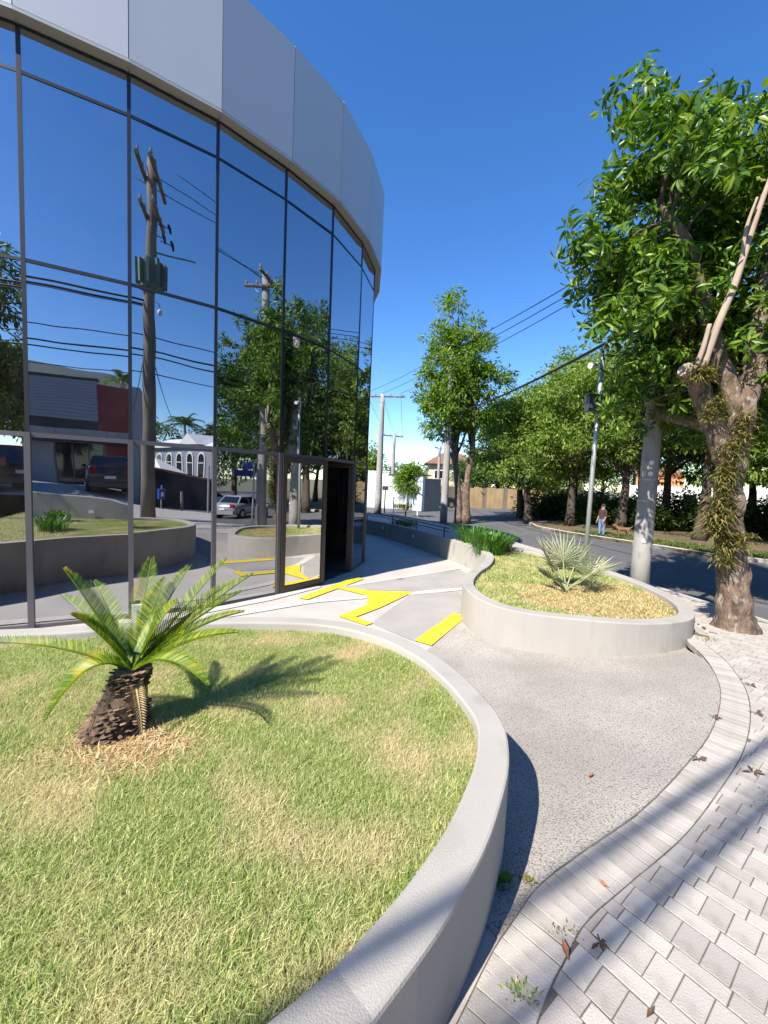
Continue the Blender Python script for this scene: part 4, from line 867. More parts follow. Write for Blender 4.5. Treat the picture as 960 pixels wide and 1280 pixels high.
for i in range(len(c)):
    m3 = rm[i][:, [1, 2, 0]]; k = i % 4
    if i in near:
        o = bpy.data.objects.new('leaf_whorl', wme[k]); COL.objects.link(o); o.parent = big; mm = Matrix([list(r_) for r_ in m3]).to_4x4(); mm = mm @ Matrix.Scale(float(wsz[i]), 4); mm.translation = Vector(c[i])-big.location; o.matrix_local = mm
    else:
        V, F = WH[k]; VV.append(V@m3.T*wsz[i]+c[i]); FF.append(F+off); off += len(V)
cr_ = npobj('crown', np.concatenate(VV)-np.array(big.location), np.concatenate(FF), 'leafbig', big, 'stuff')
mb = MB()
ATT = [tuple(p) for p in main[34:80:3]]
for pl in ([(3.86, 4.8, 3.3), (3.58, 4.85, 4.05), (3.32, 4.8, 4.6), (2.98, 4.8, 5.0)], [(4.15, 4.7, 3.2), (4.6, 4.9, 3.9), (5.2, 5.0, 4.8)], [(4.1, 4.75, 3.0), (4.0, 5.3, 3.8), (4.1, 6.0, 4.8)]): ATT += catmull(pl, 5)
for i in g.choice(len(c), 85, replace=False):
    ds = np.array([np.linalg.norm(np.array(q)-c[i])+.35*max(0, q[2]-c[i][2]) for q in ATT]); a = ATT[int(g.choice(np.argsort(ds)[:4]))]; limb(mb, a, tuple(c[i]), .026, .006, g, 5, .35, 5)
obj('branch', mb, 'bark2', big, True, True)
def fern_clump(cx, cy, cz, n, L, seed, rad=.10, m='fern', vert=.2):
    q = random.Random(seed); mb = MB()
    for k in range(n):
        a = q.uniform(math.pi*.75, math.pi*1.95); b = Vector((cx+q.uniform(-1, 1)*rad, cy+q.uniform(-.6, .6)*rad, cz+q.uniform(-1, 1)*vert)); o = Vector((math.cos(a), math.sin(a), q.uniform(-.3, .9))).normalized(); l = L*q.uniform(.5, 1.2)
        s = o.cross(Vector((0, 0, 1))).normalized()*.0065; m_ = b+o*l*.55+Vector((0, 0, .01)); e = b+o*l+Vector((0, 0, -.25*l))
        mb.add([b-s*.5, b+s*.5, m_+s, m_-s, e], [(0, 1, 2, 3), (3, 2, 4)])
    return mb
for i, (x, y, z, n, L, v) in enumerate(((3.82, 4.50, 2.15, 420, .14, .22), (3.77, 4.50, 1.80, 420, .15, .2), (3.74, 4.50, 1.45, 620, .19, .16), (3.87, 4.50, 1.12, 340, .14, .16), (4.0, 4.42, 1.25, 160, .11, .1), (3.34, 4.44, 3.03, 420, .16, .07), (3.55, 4.46, 2.68, 280, .12, .15), (3.92, 4.5, 2.5, 280, .13, .2))):
    obj('epiphyte', fern_clump(x, y, z, n, L, i, .10, 'fern', v), 'fern', big, world=True)
for i, (x, y, z) in enumerate(((3.5, 4.95, 3.6), (3.42, 4.85, 4.3), (4.1, 4.6, 3.2))): obj('epiphyte', fern_clump(x, y, z, 70, .12, 30+i, .1, 'fern', .2), 'fern', big, world=True)
# fern mass where the concrete pole meets the branch
obj('epiphyte', fern_clump(3.98, 6.0, 2.95, 200, .20, 60, .28, 'fern', .18), 'fern', big, world=True)
path_tube(mb2 := MB(), [(4.16, 4.9, 2.5), (4.12, 5.5, 2.75), (4.02, 5.95, 2.95), (4.02, 6.05, 3.5), (4.05, 6.1, 4.4)], [.09, .085, .09, .085, .05]); obj('limb', mb2, 'bark', big, True, True)
# double-trunked tree by the far sidewalk
tree('tall_street_tree', 'tall narrow double-trunked tree standing alone against the sky beyond the plant row', 3.6, 18, [[(3.72, 18, .05), (3.66, 18, 1.2), (3.68, 18, 2.2), (3.82, 18, 3.6), (3.6, 18, 5.4), (3.2, 18, 7.5)], [(3.42, 18.1, .05), (3.32, 18.1, 1.2), (3.2, 18.1, 2.2), (2.95, 18.1, 3.6), (2.9, 18, 5)]],
     [(2.5, 17.0, 6.1, .9, .4, 1.0), (2.45, 16.95, 4.75, .65, .35, .55), (2.0, 18, 8.9, .3, .3, .3), (3.9, 18, 7.9, .4, .4, .3), (1.5, 18, 6.3, .35, .35, .3), (2.56, 18, 9.35, .62, .65, .55), (2.15, 18, 8.0, .80, .9, .80), (3.35, 18, 8.3, 1.0, .95, .75), (2.1, 18, 6.9, .75, .9, .6), (3.55, 18, 7.2, 1.15, 1.1, .75), (2.6, 18, 5.6, 1.25, 1.2, .8), (4.25, 18, 6.3, 1.25, 1.0, .62), (5.15, 18, 6.75, .42, .4, .2), (1.75, 18, 5.4, .65, .7, .5), (2.3, 18, 4.25, .85, .8, .48), (3.6, 18, 4.7, 1.0, .9, .6), (3.75, 18, 3.35, .42, .4, .45), (2.6, 18, 9.9, .3, .3, .22), (3.3, 18, 5.8, .9, .9, 1.6)], 560, 34, .30, .20, 'leafbright', 'bark', seed=4, r=.175, nl=30, lo=.3)
# the park across the street: each tree on its own
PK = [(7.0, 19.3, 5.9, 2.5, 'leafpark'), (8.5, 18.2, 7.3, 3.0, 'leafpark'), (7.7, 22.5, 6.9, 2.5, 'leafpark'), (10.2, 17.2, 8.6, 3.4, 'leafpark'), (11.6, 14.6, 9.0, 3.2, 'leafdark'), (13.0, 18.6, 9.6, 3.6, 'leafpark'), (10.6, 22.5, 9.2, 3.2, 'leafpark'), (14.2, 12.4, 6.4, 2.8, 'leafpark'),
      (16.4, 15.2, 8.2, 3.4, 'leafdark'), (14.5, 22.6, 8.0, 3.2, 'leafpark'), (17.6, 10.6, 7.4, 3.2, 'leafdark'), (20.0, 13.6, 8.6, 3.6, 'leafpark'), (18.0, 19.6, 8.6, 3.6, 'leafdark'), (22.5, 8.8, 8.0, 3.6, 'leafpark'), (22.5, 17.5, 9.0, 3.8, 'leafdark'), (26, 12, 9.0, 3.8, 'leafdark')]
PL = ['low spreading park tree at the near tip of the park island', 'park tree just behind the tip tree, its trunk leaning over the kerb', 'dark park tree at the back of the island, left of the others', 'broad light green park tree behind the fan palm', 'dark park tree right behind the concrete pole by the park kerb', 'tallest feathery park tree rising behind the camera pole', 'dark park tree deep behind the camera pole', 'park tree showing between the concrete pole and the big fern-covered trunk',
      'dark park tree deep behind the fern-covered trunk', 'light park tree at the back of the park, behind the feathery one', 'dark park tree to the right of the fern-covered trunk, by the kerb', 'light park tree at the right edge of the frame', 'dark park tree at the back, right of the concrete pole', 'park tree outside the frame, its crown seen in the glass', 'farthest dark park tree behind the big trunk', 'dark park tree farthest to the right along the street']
for i, ((x, y, h, r_, lf), lab) in enumerate(zip(PK, PL)):
    q = random.Random(100+i); z = float(SZ(x, y)); lean = q.uniform(-.5, .3)
    lob = []
    for k in range(7):
        a = k*2.4+q.random(); d = r_*(.25+.5*q.random()); lob.append((x+lean+math.cos(a)*d, y+math.sin(a)*d, z+h*(.66+.2*q.random()), r_*.55, r_*.55, h*.13))
    for k in range(6):
        a = k*2.4+q.random()*2; d = r_*(.45+.45*q.random()); lob.append((x+lean*.6+math.cos(a)*d, y+math.sin(a)*d, z+h*(.36+.18*q.random()), r_*.5, r_*.5, h*.10))
    lob += [(x+lean, y, z+h*.90, r_*.55, r_*.55, h*.14), (x+lean, y, z+h*.62, r_*.85, r_*.85, h*.16)]
    near_ = math.hypot(x, y) < 22
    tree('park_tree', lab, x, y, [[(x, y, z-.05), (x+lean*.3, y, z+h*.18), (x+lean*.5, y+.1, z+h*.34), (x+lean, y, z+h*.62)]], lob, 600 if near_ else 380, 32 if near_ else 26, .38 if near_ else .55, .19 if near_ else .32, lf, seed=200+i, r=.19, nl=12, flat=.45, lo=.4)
for i, (x, y, h, r_, lf, lab) in enumerate(((1.55, 25.6, 2.9, .85, 'leafbright', 'small round-crowned tree in front of the pale sheet wall'), (-1.25, 33.5, 4.9, 1.3, 'leafbright', 'bright tree half hidden by the edge of the office building'), (7.2, 33.5, 4.0, 2.0, 'leafdark', 'dark tree over the brown fence, left of its gate'), (9.6, 34.5, 4.4, 2.3, 'leafpark', 'pale tree over the middle of the brown fence'), (12.2, 34, 4.2, 2.2, 'leafdark', 'dark tree over the far end of the brown fence'),
        (5.6, 38.5, 3.9, 1.7, 'leafpark', 'light tree beside the tiled house'), (2.2, 57, 4.6, 3.0, 'leafdark', 'far dark tree beyond the white wall, nearer the pole'), (6.5, 58, 5.0, 3.4, 'leafdark', 'far dark tree beyond the white wall, nearer the house'), (-3.5, 60, 4.5, 3.4, 'leafdark', 'far dark tree beyond the white wall, behind the office edge'), (15.5, 33.5, 5.6, 2.6, 'leafpark', 'pale tree beyond the park by the cream wall'), (20, 37, 6.2, 3.0, 'leafdark', 'dark tree beyond the park behind the white wall'), (27, 33, 6.4, 3.2, 'leafpark', 'pale tree beyond the park, far right'), (33, 24, 7.5, 3.6, 'leafdark', 'dark tree beyond the park, behind the fern-covered trunk'), (34, 15, 8, 4, 'leafdark', 'dark tree beyond the park, outside the frame'))):
    z = float(SZ(x, y)); lob = [(x, y, z+h*.72, r_*.8, r_*.8, h*.24), (x-r_*.4, y, z+h*.58, r_*.55, r_*.6, h*.18), (x+r_*.45, y, z+h*.55, r_*.55, r_*.6, h*.18), (x, y-.3, z+h*.45, r_*.6, r_*.6, h*.14)]
    tree('background_tree', lab, x, y, [[(x, y, z-.05), (x+.05, y, z+h*.25), (x, y, z+h*.6)]], lob, 120, 26, .36*r_**.5, .26+.02*r_, lf, seed=300+i, r=.10+.03*r_, nl=7)
# trees behind the camera that the glass shows
for i, (x, y, h, r_, lf, lab) in enumerate(((-4.6, -9.2, 8.0, 1.9, 'leafdark', 'dark tall tree at the left edge of the glass reflection'), (-6.6, -8.0, 7.0, 2.2, 'leafdark', 'broad dark tree farther left in the glass reflection'), (-3.2, -7.4, 4.4, 1.2, 'leafpark', 'light shrub-like tree below the dark trees in the glass reflection'))):
    z = float(SZ(x, y)); lob = [(x, y, z+h*.8, r_*.8, r_*.8, h*.18), (x-r_*.5, y, z+h*.6, r_*.6, r_*.7, h*.18), (x+r_*.5, y, z+h*.55, r_*.6, r_*.6, h*.18), (x, y, z+h*.42, r_*.7, r_*.7, h*.12)]
    tree('roadside_tree', lab, x, y, [[(x, y, z-.05), (x+.1, y, z+h*.3), (x, y, z+h*.65)]], lob, 230, 26, .4, .26, lf, seed=400+i, r=.2, nl=9)
for i, (x, y, h, r_, lab) in enumerate(((13.4, 7.4, 10.0, 3.2, 'dark roadside tree across the street, outside the frame, nearest the parked cars'), (14.0, 2.6, 9.4, 3.0, 'dark tree behind the silver saloon in the glass'), (17.0, -1.0, 8.6, 3.0, 'dark tree behind the white hatchback in the glass'), (18.5, 5.5, 9.0, 3.6, 'tall dark tree closing the view behind the parked cars'))):
    z = float(SZ(x, y)); lob = [(x+math.cos(k*2.4)*r_*.55, y+math.sin(k*2.4)*r_*.55, z+h*(.32+.055*k), r_*.55, r_*.55, h*.13) for k in range(10)]+[(x, y, z+h*.82, r_*.7, r_*.7, h*.17)]
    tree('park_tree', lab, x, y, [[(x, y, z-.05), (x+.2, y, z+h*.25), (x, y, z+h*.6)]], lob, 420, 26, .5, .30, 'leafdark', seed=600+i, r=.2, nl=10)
SHR = ['dark shrub under the park trees, left of the camera pole', 'dark shrub under the park trees, right behind the camera pole', 'dark shrub between the camera pole and the person', 'dark shrub behind the person and the dog', 'dark shrub right behind the concrete pole', 'dark shrub between the concrete pole and the fern-covered trunk', 'dark shrub behind the fern-covered trunk', 'dark shrub at the right edge of the frame', 'low dark shrub beside the dark saloon', 'dark shrub at the back corner of the park island', 'dark shrub deep in the park behind the dog', 'small dark shrub among the trunks beside the camera pole']
for i, (x, y, r_, h) in enumerate(((11.2, 24.8, 1.3, 1.7), (13.0, 23.5, 1.5, 1.9), (10.4, 20.0, 1.0, 1.3), (13.3, 20.6, 1.5, 1.9), (14.6, 17.4, 1.2, 1.5), (17.2, 17.4, 1.4, 1.7), (18.6, 15.6, 1.6, 2.0), (17.5, 13.6, 1.4, 1.9), (21.5, 21.5, 1.8, 1.8), (9.0, 22.8, 1.2, 1.6), (15.8, 20.2, 1.5, 2.0), (11.8, 18.2, .9, 1.2))):
    z = float(SZ(x, y)); tree('park_shrub', SHR[i], x, y, [[(x, y, z-.05), (x, y, z+h*.3), (x, y, z+h*.6)]], [(x, y, z+h*.5, r_, r_, h*.45), (x+r_*.5, y, z+h*.35, r_*.7, r_*.7, h*.35), (x-r_*.5, y, z+h*.35, r_*.7, r_*.7, h*.35)], 120, 26, .4, .24, 'leafdark', seed=650+i, r=.06, nl=4, cat='shrub')
def palm(name, label, x, y, h, nf, L, r, seed, group=None, z=None, m='leafpalm', nlf=22, cat='palm tree'):
    q = random.Random(seed); z = float(SZ(x, y)) if z is None else z; t = empty(name, (x, y, z), label, cat, group)
    obj('trunk', MB().tube([(x, y, z-.05), (x+.03, y, z+h*.5), (x, y, z+h)], [r, r*.75, r*.7], 8), 'barkpale', t, True, True)
    mb = MB(); b = Vector((x, y, z+h))
    for k in range(nf):
        az = k*2.4+q.random()*.4; el = q.uniform(.05, 1.25); d = Vector((math.cos(az)*math.cos(el), math.sin(az)*math.cos(el), math.sin(el))); P = [b+d*L*s+Vector((0, 0, -L*.55*s*s)) for s in np.linspace(0, 1, 8)]
        mb.tube(P, [.02*L]*4+[.008*L]*4, 4)
        for j in range(nlf):
            s = .15+.85*j/(nlf-1); p = b+d*L*s+Vector((0, 0, -L*.55*s*s)); tg = (d+Vector((0, 0, -1.1*s))).normalized(); sd_ = tg.cross(Vector((0, 0, 1))).normalized()
            for e in (-1, 1):
                v = (sd_*e*.8+tg*.6+Vector((0, 0, -.25))).normalized()*L*.30*(1-.6*s+.15); wv = tg*.022*L
                mb.add([p-wv, p+wv, p+v], [(0, 1, 2)])
    obj('crown', mb, m, t, world=True); return t
palm('young_palm', 'young bright green palm between two white stakes beside the ramp rail', 1.08, 20.0, 1.25, 10, .95, .045, 5)
for i, x in enumerate((.45, 1.62)): tag(obj('stake', MB().box((-.025, -.025, 0), (.025, .025, .95), 0, (x, 19.4, .1)), 'white'), ('white stake to the left of the young palm', 'white stake to the right of the young palm')[i], 'stake')
tag(obj('sign_post', MB().tube([(.02, 21.2, .1), (.02, 21.2, 1.45)], .035, 8).box((-.16, -.02, 1.30), (.16, .02, 1.52), 0, (.02, 21.2, 0)), 'dgrey'), 'short dark sign post beside the tall concrete pole', 'sign post')
for i, (x, y, n, L, sp, lab) in enumerate(((1.1, 25.4, 160, .5, .55, 'low yellow-green shrub at the foot of the pale sheet wall'), (.8, 15.4, 130, .35, .5, 'small yellow-green plants on the verge behind the ramp rail'))):
    strap_plant(x, y, .1, n, L, sp, lab, None, 70+i, 'fern', .05)
palm('street_palm', 'palm tree rising behind the red shop box in the glass', 6.4, -16.6, 6.3, 16, 1.3, .12, 15)
for i in range(9):
    a = i/8; palm('hill_palm', 'dark bushy palm on the wooded hill behind the chapel, seen in the glass', 24+a*10+rnd.uniform(-1, 1), -30+a*19+rnd.uniform(-2, 2), 5.2+rnd.random()*2.0, 20, 2.6, .18, 40+i, 'palms on the wooded hill', m='leafdark', nlf=16)
for i in range(6):
    x, y = 27+i*2.4, -36+i*4.6; z = float(SZ(x, y)); h = 6.2+rnd.random()*1.5
    tree('hill_tree', 'dark dense tree on the wooded hill behind the chapel, seen in the glass', x, y, [[(x, y, z-.1), (x, y, z+h*.3), (x, y, z+h*.6)]], [(x, y, z+h*.6, 3, 3, h*.38), (x+1.5, y+1, z+h*.4, 2.6, 2.6, h*.35), (x-1.5, y-1, z+h*.35, 2.6, 2.6, h*.32)], 200, 26, .8, .45, 'leafdark', group='trees on the wooded hill', seed=500+i, r=.3, nl=5)

# ------------------------------------------------------------------ buildings and walls across the streets
def frame_xy(a, b):
    a, b = Vector((*a, 0)), Vector((*b, 0)); u = (b-a).normalized(); n = Vector((u.y, -u.x, 0)); return a, u, n, (b-a).length
def slab(mb, a, b, s0, s1, z0, z1, o, th):
    """box along the line a-b between distances s0..s1, its face `o` out of the line on the right-hand side"""
    A, u, n, L = frame_xy(a, b); P = [A+u*s0+n*o, A+u*s1+n*o, A+u*s1+n*(o-th), A+u*s0+n*(o-th)]
    return mb.prism([(p.x, p.y) for p in reversed(P)], z0, z1)
# white block wall and sheet metal wall
ww = empty('block_wall', (-2.5, 28.2, 0), 'bright white plastered boundary wall behind the tall concrete pole', 'boundary wall')
obj('wall_body', slab(MB(), (-9, 30.6), (.25, 26.9), 0, 9.96, -.1, 2.38, 0, .2), 'whitewall', ww, world=True)
obj('coping', slab(MB(), (-9, 30.6), (.25, 26.9), -.03, 9.99, 2.38, 2.45, .05, .3), 'whitewall', ww, world=True)
sw = empty('sheet_wall', (1.4, 25.5, 0), 'pale grey-green corrugated sheet metal wall next to the white wall', 'boundary wall')
a, b = (.25, 26.9), (2.45, 24.5); A, u, n, L = frame_xy(a, b)
for k in range(int(L/.18)): obj('sheet_rib', slab(MB(), a, b, k*.18+.004, k*.18+.172, -.1, 2.2, .02 if k % 2 else 0, .05), 'steelsheet', sw, world=True)
obj('side_return', slab(MB(), (2.45, 24.5), (3.6, 25.8), .01, 1.7, -.1, 2.05, 0, .12), 'greywall', sw, world=True)
obj('roof_edge', slab(MB(), a, b, -.05, L+.05, 2.2, 2.27, .06, .5), 'dgrey', sw, world=True)
def house(label, a, b, depth, z0, z1, wall, roof=None, wins=(), doors=(), ov=.25, rise=.9, name='house', cat='house'):
    A, u, n, L = frame_xy(a, b); h = empty(name, (A.x, A.y, z0), label, cat)
    obj('wall', slab(MB(), a, b, 0, L, z0-.3, z1, 0, depth), wall, h, world=True)
    if roof:
        P = lambda s, o, z: tuple(A+u*s+n*o+Vector((0, 0, z))); mb = MB(); m = L/2
        mb.add([P(-ov, ov, z1), P(L+ov, ov, z1), P(L+ov, -depth-ov, z1), P(-ov, -depth-ov, z1), P(L*.3, -depth/2, z1+rise), P(L*.7, -depth/2, z1+rise), P(-ov, ov, z1-.06), P(L+ov, ov, z1-.06), P(L+ov, -depth-ov, z1-.06), P(-ov, -depth-ov, z1-.06)],
               [(0, 1, 5, 4), (1, 2, 5), (2, 3, 4, 5), (3, 0, 4), (6, 7, 1, 0), (7, 8, 2, 1), (8, 9, 3, 2), (9, 6, 0, 3), (9, 8, 7, 6)])
        obj('roof', mb, roof, h, world=True)
    for s, z, w_, hh in wins:
        f = obj('window', slab(MB(), a, b, s, s+w_, z, z+hh, .03, .08), 'white', h, world=True); obj('window_glass', slab(MB(), a, b, s+.05, s+w_-.05, z+.05, z+hh-.05, .036, .05), 'carglass', f, world=True)
    for s, z, w_, hh in doors: obj('door', slab(MB(), a, b, s, s+w_, z, z+hh, .03, .08), 'dgrey', h, world=True)
    return h
house('cream house with a brown tiled roof behind the distant poles', (3.9, 36.5), (8.2, 36.2), 4, .1, 3.6, 'cream', 'tile', [(.5, 2.2, .8, .8), (2.6, 2.2, .8, .8)], [(1.6, .1, .6, 1.5)], .4, 1.1)
house('long low white house with a terracotta gable beyond the park', (19.2, 31.5), (27, 27.5), 4, .1, 2.3, 'whitewall', None, [(1, .9, .9, .9), (3.4, .9, .9, .9)], [(5.2, .1, .7, 1.7)])
house('small orange house seen between the trunks behind the park', (21.5, 34.5), (24.5, 33.0), 3, .1, 3.4, 'orange', 'tile', [(.8, 1.6, .8, .8)], [])
house('cream house half hidden behind the park trunks', (13.8, 36.0), (17.4, 35.2), 3, .1, 2.9, 'cream', 'tile', [(.6, 1, .8, .9), (2.2, 1, .8, .9)], [(1.5, .1, .6, 1.6)])
gw = empty('garden_gate', (4.6, 31.5, 0), 'cream gate wall with brown boarded gates beside the sheet metal wall', 'gate')
ga, gb = (3.6, 30.8), (6.0, 31.6); A, u, n, L = frame_xy(ga, gb)
obj('gate_wall', slab(MB(), ga, gb, 0, L, -.1, 1.7, -.06, .2), 'cream', gw, world=True)
for k in range(9): obj('gate_board', slab(MB(), ga, gb, .75+k*.16, .75+k*.16+.15, .05, 1.6, 0, .05), 'wood', gw, world=True)
fw = empty('fence_wall', (9, 31.5, 0), 'long weathered ochre fence wall on the far side of the street junction', 'fence wall')
fa, fb = (6.05, 31.6), (14.5, 32.4); A, u, n, L = frame_xy(fa, fb); q = random.Random(9)
for k in range(int(L/.34)): obj('fence_panel', slab(MB(), fa, fb, k*.34+.006, k*.34+.334, -.1, 1.55+.12*q.random(), .02*q.random(), .10), 'ochre' if k % 5 else 'wood', fw, world=True)
# the shop with blue-grey cladding and a red box (behind the camera; the glass shows it)
shop = empty('shop_building', (1.5, -11.8, 1.1), 'shop with blue-grey boarded cladding and a dark red box, seen in the glass', 'shop')
sa, sb = (3.95, -10.2), (-3.2, -14.9); A, u, n, L = frame_xy(sa, sb); sL = L
obj('wall', slab(MB(), sa, sb, 0, L, .4, 5.2, -.25, 5), 'greywall', shop, world=True)
for k in range(13): obj('cladding_board', slab(MB(), sa, sb, 1.25, L, 3.95+k*.13, 3.95+k*.13+.122, .14, .38), 'bluegrey', shop, world=True)
obj('top_band', slab(MB(), sa, sb, 1.2, L, 5.64, 5.76, .18, .4), 'darkband', shop, world=True)
obj('dark_band', slab(MB(), sa, sb, 1.25, L, 3.55, 3.94, .10, .34), 'darkband', shop, world=True)
for k in range(9): obj('sign_panel', slab(MB(), sa, sb, .02+k*.92, .02+k*.92+.91, 3.02, 3.54, .12, .36), 'greywall', shop, world=True)
obj('red_box', slab(MB(), sa, sb, 0, 1.24, 3.55, 5.5, .16, .4), 'red', shop, world=True)
obj('red_wall', slab(MB(), sa, sb, 0, 1.2, .6, 3.01, -.2, .04), 'red', shop, world=True)
obj('canopy', slab(MB(), sa, sb, -.05, L, 2.9, 3.01, .3, .55), 'darkband', shop, world=True)
sf_ = obj('shopfront', slab(MB(), sa, sb, 1.3, 3.0, .9, 2.85, -.215, .03), 'carglass', shop, world=True)
for k in range(4): obj('shopfront_post', slab(MB(), sa, sb, 1.28+k*.57, 1.32+k*.57, .9, 2.88, -.19, .05), 'frame', sf_, world=True)
obj('side_panel', slab(MB(), sa, sb, 3.05, L, .6, 2.9, -.2, .04), 'bluegrey', shop, world=True)
house('grey house with one small window next to the shop, seen in the glass', (11.5, -11.8), (7.5, -7.6), 4, .3, 5.6, 'greywall', None, [(4.6, 4.2, .5, .7)], [])
house('beige upper storey rising behind the shop, seen in the glass', (10.5, -19.8), (1.0, -22.2), 5, 1.2, 8.2, 'cream', None, [(1, 6.6, .7, .8)], [])
# low dark wall with coral coping, chapel with pointed windows
dw = empty('boundary_wall', (9.3, -7, 0), 'dark boundary wall with a sloping coral coping in front of the chapel, seen in the glass', 'boundary wall')
da, db = (10.2, -4.3), (8.6, -9.0); A, u, n, L = frame_xy(da, db)
mb = MB(); P = lambda s, o, z: tuple(A+u*s+n*o+Vector((0, 0, z)))
mb.add([P(0, 0, -.1), P(L, 0, -.1), P(L, 0, 1.95), P(0, 0, 1.18), P(0, -.15, -.1), P(L, -.15, -.1), P(L, -.15, 1.95), P(0, -.15, 1.18)], [(3, 2, 1, 0), (4, 5, 6, 7), (0, 4, 7, 3), (1, 2, 6, 5), (3, 7, 6, 2)]); obj('wall_body', mb, 'darkwall', dw, world=True)
mb = MB(); mb.add([P(-.05, .06, 1.18), P(L, .06, 1.95), P(L, .06, 2.03), P(-.05, .06, 1.26), P(-.05, -.2, 1.18), P(L, -.2, 1.95), P(L, -.2, 2.03), P(-.05, -.2, 1.26)], [(3, 2, 1, 0), (4, 5, 6, 7), (0, 4, 7, 3), (1, 2, 6, 5), (3, 7, 6, 2), (0, 1, 5, 4)]); obj('coping', mb, 'coral', dw, world=True)
ch = empty('chapel', (15.8, -13, 0), 'pale grey-blue chapel with pointed arched windows and a white roof, seen in the glass', 'chapel')
ca_, cb_ = (15.2, -9.6), (16.8, -19.0); A, u, n, L = frame_xy(ca_, cb_)
obj('wall', slab(MB(), ca_, cb_, 0, L, -.2, 3.55, 0, 5), 'bluegrey', ch, world=True)
P = lambda s, o, z: tuple(A+u*s+n*o+Vector((0, 0, z)))
mb = MB(); mb.add([P(-.1, .25, 3.55), P(L+.1, .25, 3.55), P(L+.1, -2.5, 4.5), P(-.1, -2.5, 4.5), P(-.1, -5.2, 3.55), P(L+.1, -5.2, 3.55), P(-.1, .25, 3.45), P(L+.1, .25, 3.45)], [(0, 1, 2, 3), (3, 2, 5, 4), (0, 3, 4), (1, 5, 2), (6, 7, 1, 0)]); obj('roof', mb, 'whitewall', ch, world=True)
mb = MB(); mb.add([P(2.2, .26, 3.75), P(4.4, .26, 3.75), P(3.3, .26, 4.55), P(2.2, -2, 3.9), P(4.4, -2, 3.9), P(3.3, -2, 4.6)], [(0, 1, 2), (0, 2, 5, 3), (1, 4, 5, 2)]); obj('gable', mb, 'whitewall', ch, world=True)
for k in range(5):
    s0 = 1.9+k*1.15; wv, zb, zs = .52, 1.5, 2.55
    def arch(w2, grow):
        pts = [(s0-w2, zb-grow), (s0+w2, zb-grow)]
        for j in range(9):
            t = j/8; an = t*math.pi; pts.append((s0+w2*math.cos(an), zs+(math.sin(an)**.75)*w2*1.5))
        return pts
    def archslab(w2, grow, o, th):
        p = arch(w2, grow); mb = MB(); m = len(p); mb.add([P(s, o, z) for s, z in p]+[P(s, o-th, z) for s, z in p], [tuple(range(m-1, -1, -1)), tuple(range(m, 2*m))]+[(i, (i+1) % m, m+(i+1) % m, m+i) for i in range(m)]); return mb
    f = obj('window', archslab(.36, .08, .05, .1), 'whitewall', ch, world=True); obj('window_glass', archslab(.27, 0, .06, .05), 'carglass', f, world=True)
    obj('glazing_bar', slab(MB(), ca_, cb_, s0-.26, s0+.26, 2.35, 2.40, .07, .03), 'whitewall', f, world=True)
an = empty('chapel_annex', (13.5, -14.5, 0), 'low white roofed annex in front of the chapel windows, seen in the glass', 'annex')
house_a, house_b = (13.2, -12.2), (13.0, -17.5); A, u, n, L = frame_xy(house_a, house_b)
obj('wall', slab(MB(), house_a, house_b, 0, L, -.1, 1.6, 0, 1.6), 'greywall', an, world=True)
mb = MB(); mb.add([P_ for P_ in [tuple(A+u*s+n*o+Vector((0, 0, z))) for s, o, z in ((-.1, .2, 1.62), (L, .2, 1.62), (L, -.8, 2.6), (1.6, -.8, 2.6), (-.1, -1.8, 1.62), (L, -1.8, 1.62))]], [(0, 1, 2, 3), (0, 3, 4), (3, 2, 5, 4), (4, 5, 1, 0)]); obj('roof', mb, 'whitewall', an, world=True)
# street furniture that only the glass shows
sp = empty('street_sign', (4.85, 3.66, .2), 'slim grey post with two dark blue street name plates, seen in the glass', 'street sign')
obj('post', MB().tube([(4.85, 3.66, .1), (4.85, 3.66, 2.25)], .028, 8), 'galv', sp, True, True)
obj('cap', MB().box((-.12, -.03, 2.23), (.12, .03, 2.27), R(40), (4.85, 3.66, 0)), 'galv', sp, world=True)
obj('name_plate', MB().box((-.55, -.015, 2.0), (-.03, .015, 2.2), R(130), (4.85, 3.66, 0)), 'bluesign', sp, world=True)
obj('name_plate', MB().box((-.55, -.015, 1.78), (-.03, .015, 1.96), R(60), (4.85, 3.66, 0)), 'bluesign', sp, world=True)
tag(obj('bollard', MB().tube([(4.95, 3.75, .1), (4.95, 3.75, .85), (4.95, 3.75, .88)], [.05, .05, .03], 10), 'galv'), 'short grey bollard beside the street name post, seen in the glass', 'bollard')
bn = empty('litter_bin', (5.7, -4.3, .3), 'small blue litter bin on a thin post, seen in the glass beside the transformer pole', 'bin')
obj('post', MB().tube([(5.7, -4.3, .2), (5.7, -4.3, 1.2)], .025, 8), 'galv', bn, world=True); obj('bin_body', MB().box((-.11, -.10, .45), (.11, .10, .85), .4, (5.6, -4.2, .2), taper=-.02), 'bluebin', bn, world=True); obj('notice', MB().box((-.05, .10, .55), (.05, .115, .72), .4, (5.6, -4.2, .2)), 'white', bn, world=True)
tag(obj('post', MB().tube([(6.0, -2.3, .1), (6.0, -2.3, 2.0)], .035, 8), 'galv'), 'bare thin grey post in front of the dark wall, seen in the glass', 'post')
tag(obj('timber_post', MB().tube([(6.1, -3.7, .05), (6.1, -3.7, .95)], .05, 7), 'barkpale'), 'short timber post in front of the dark wall, seen in the glass', 'post')

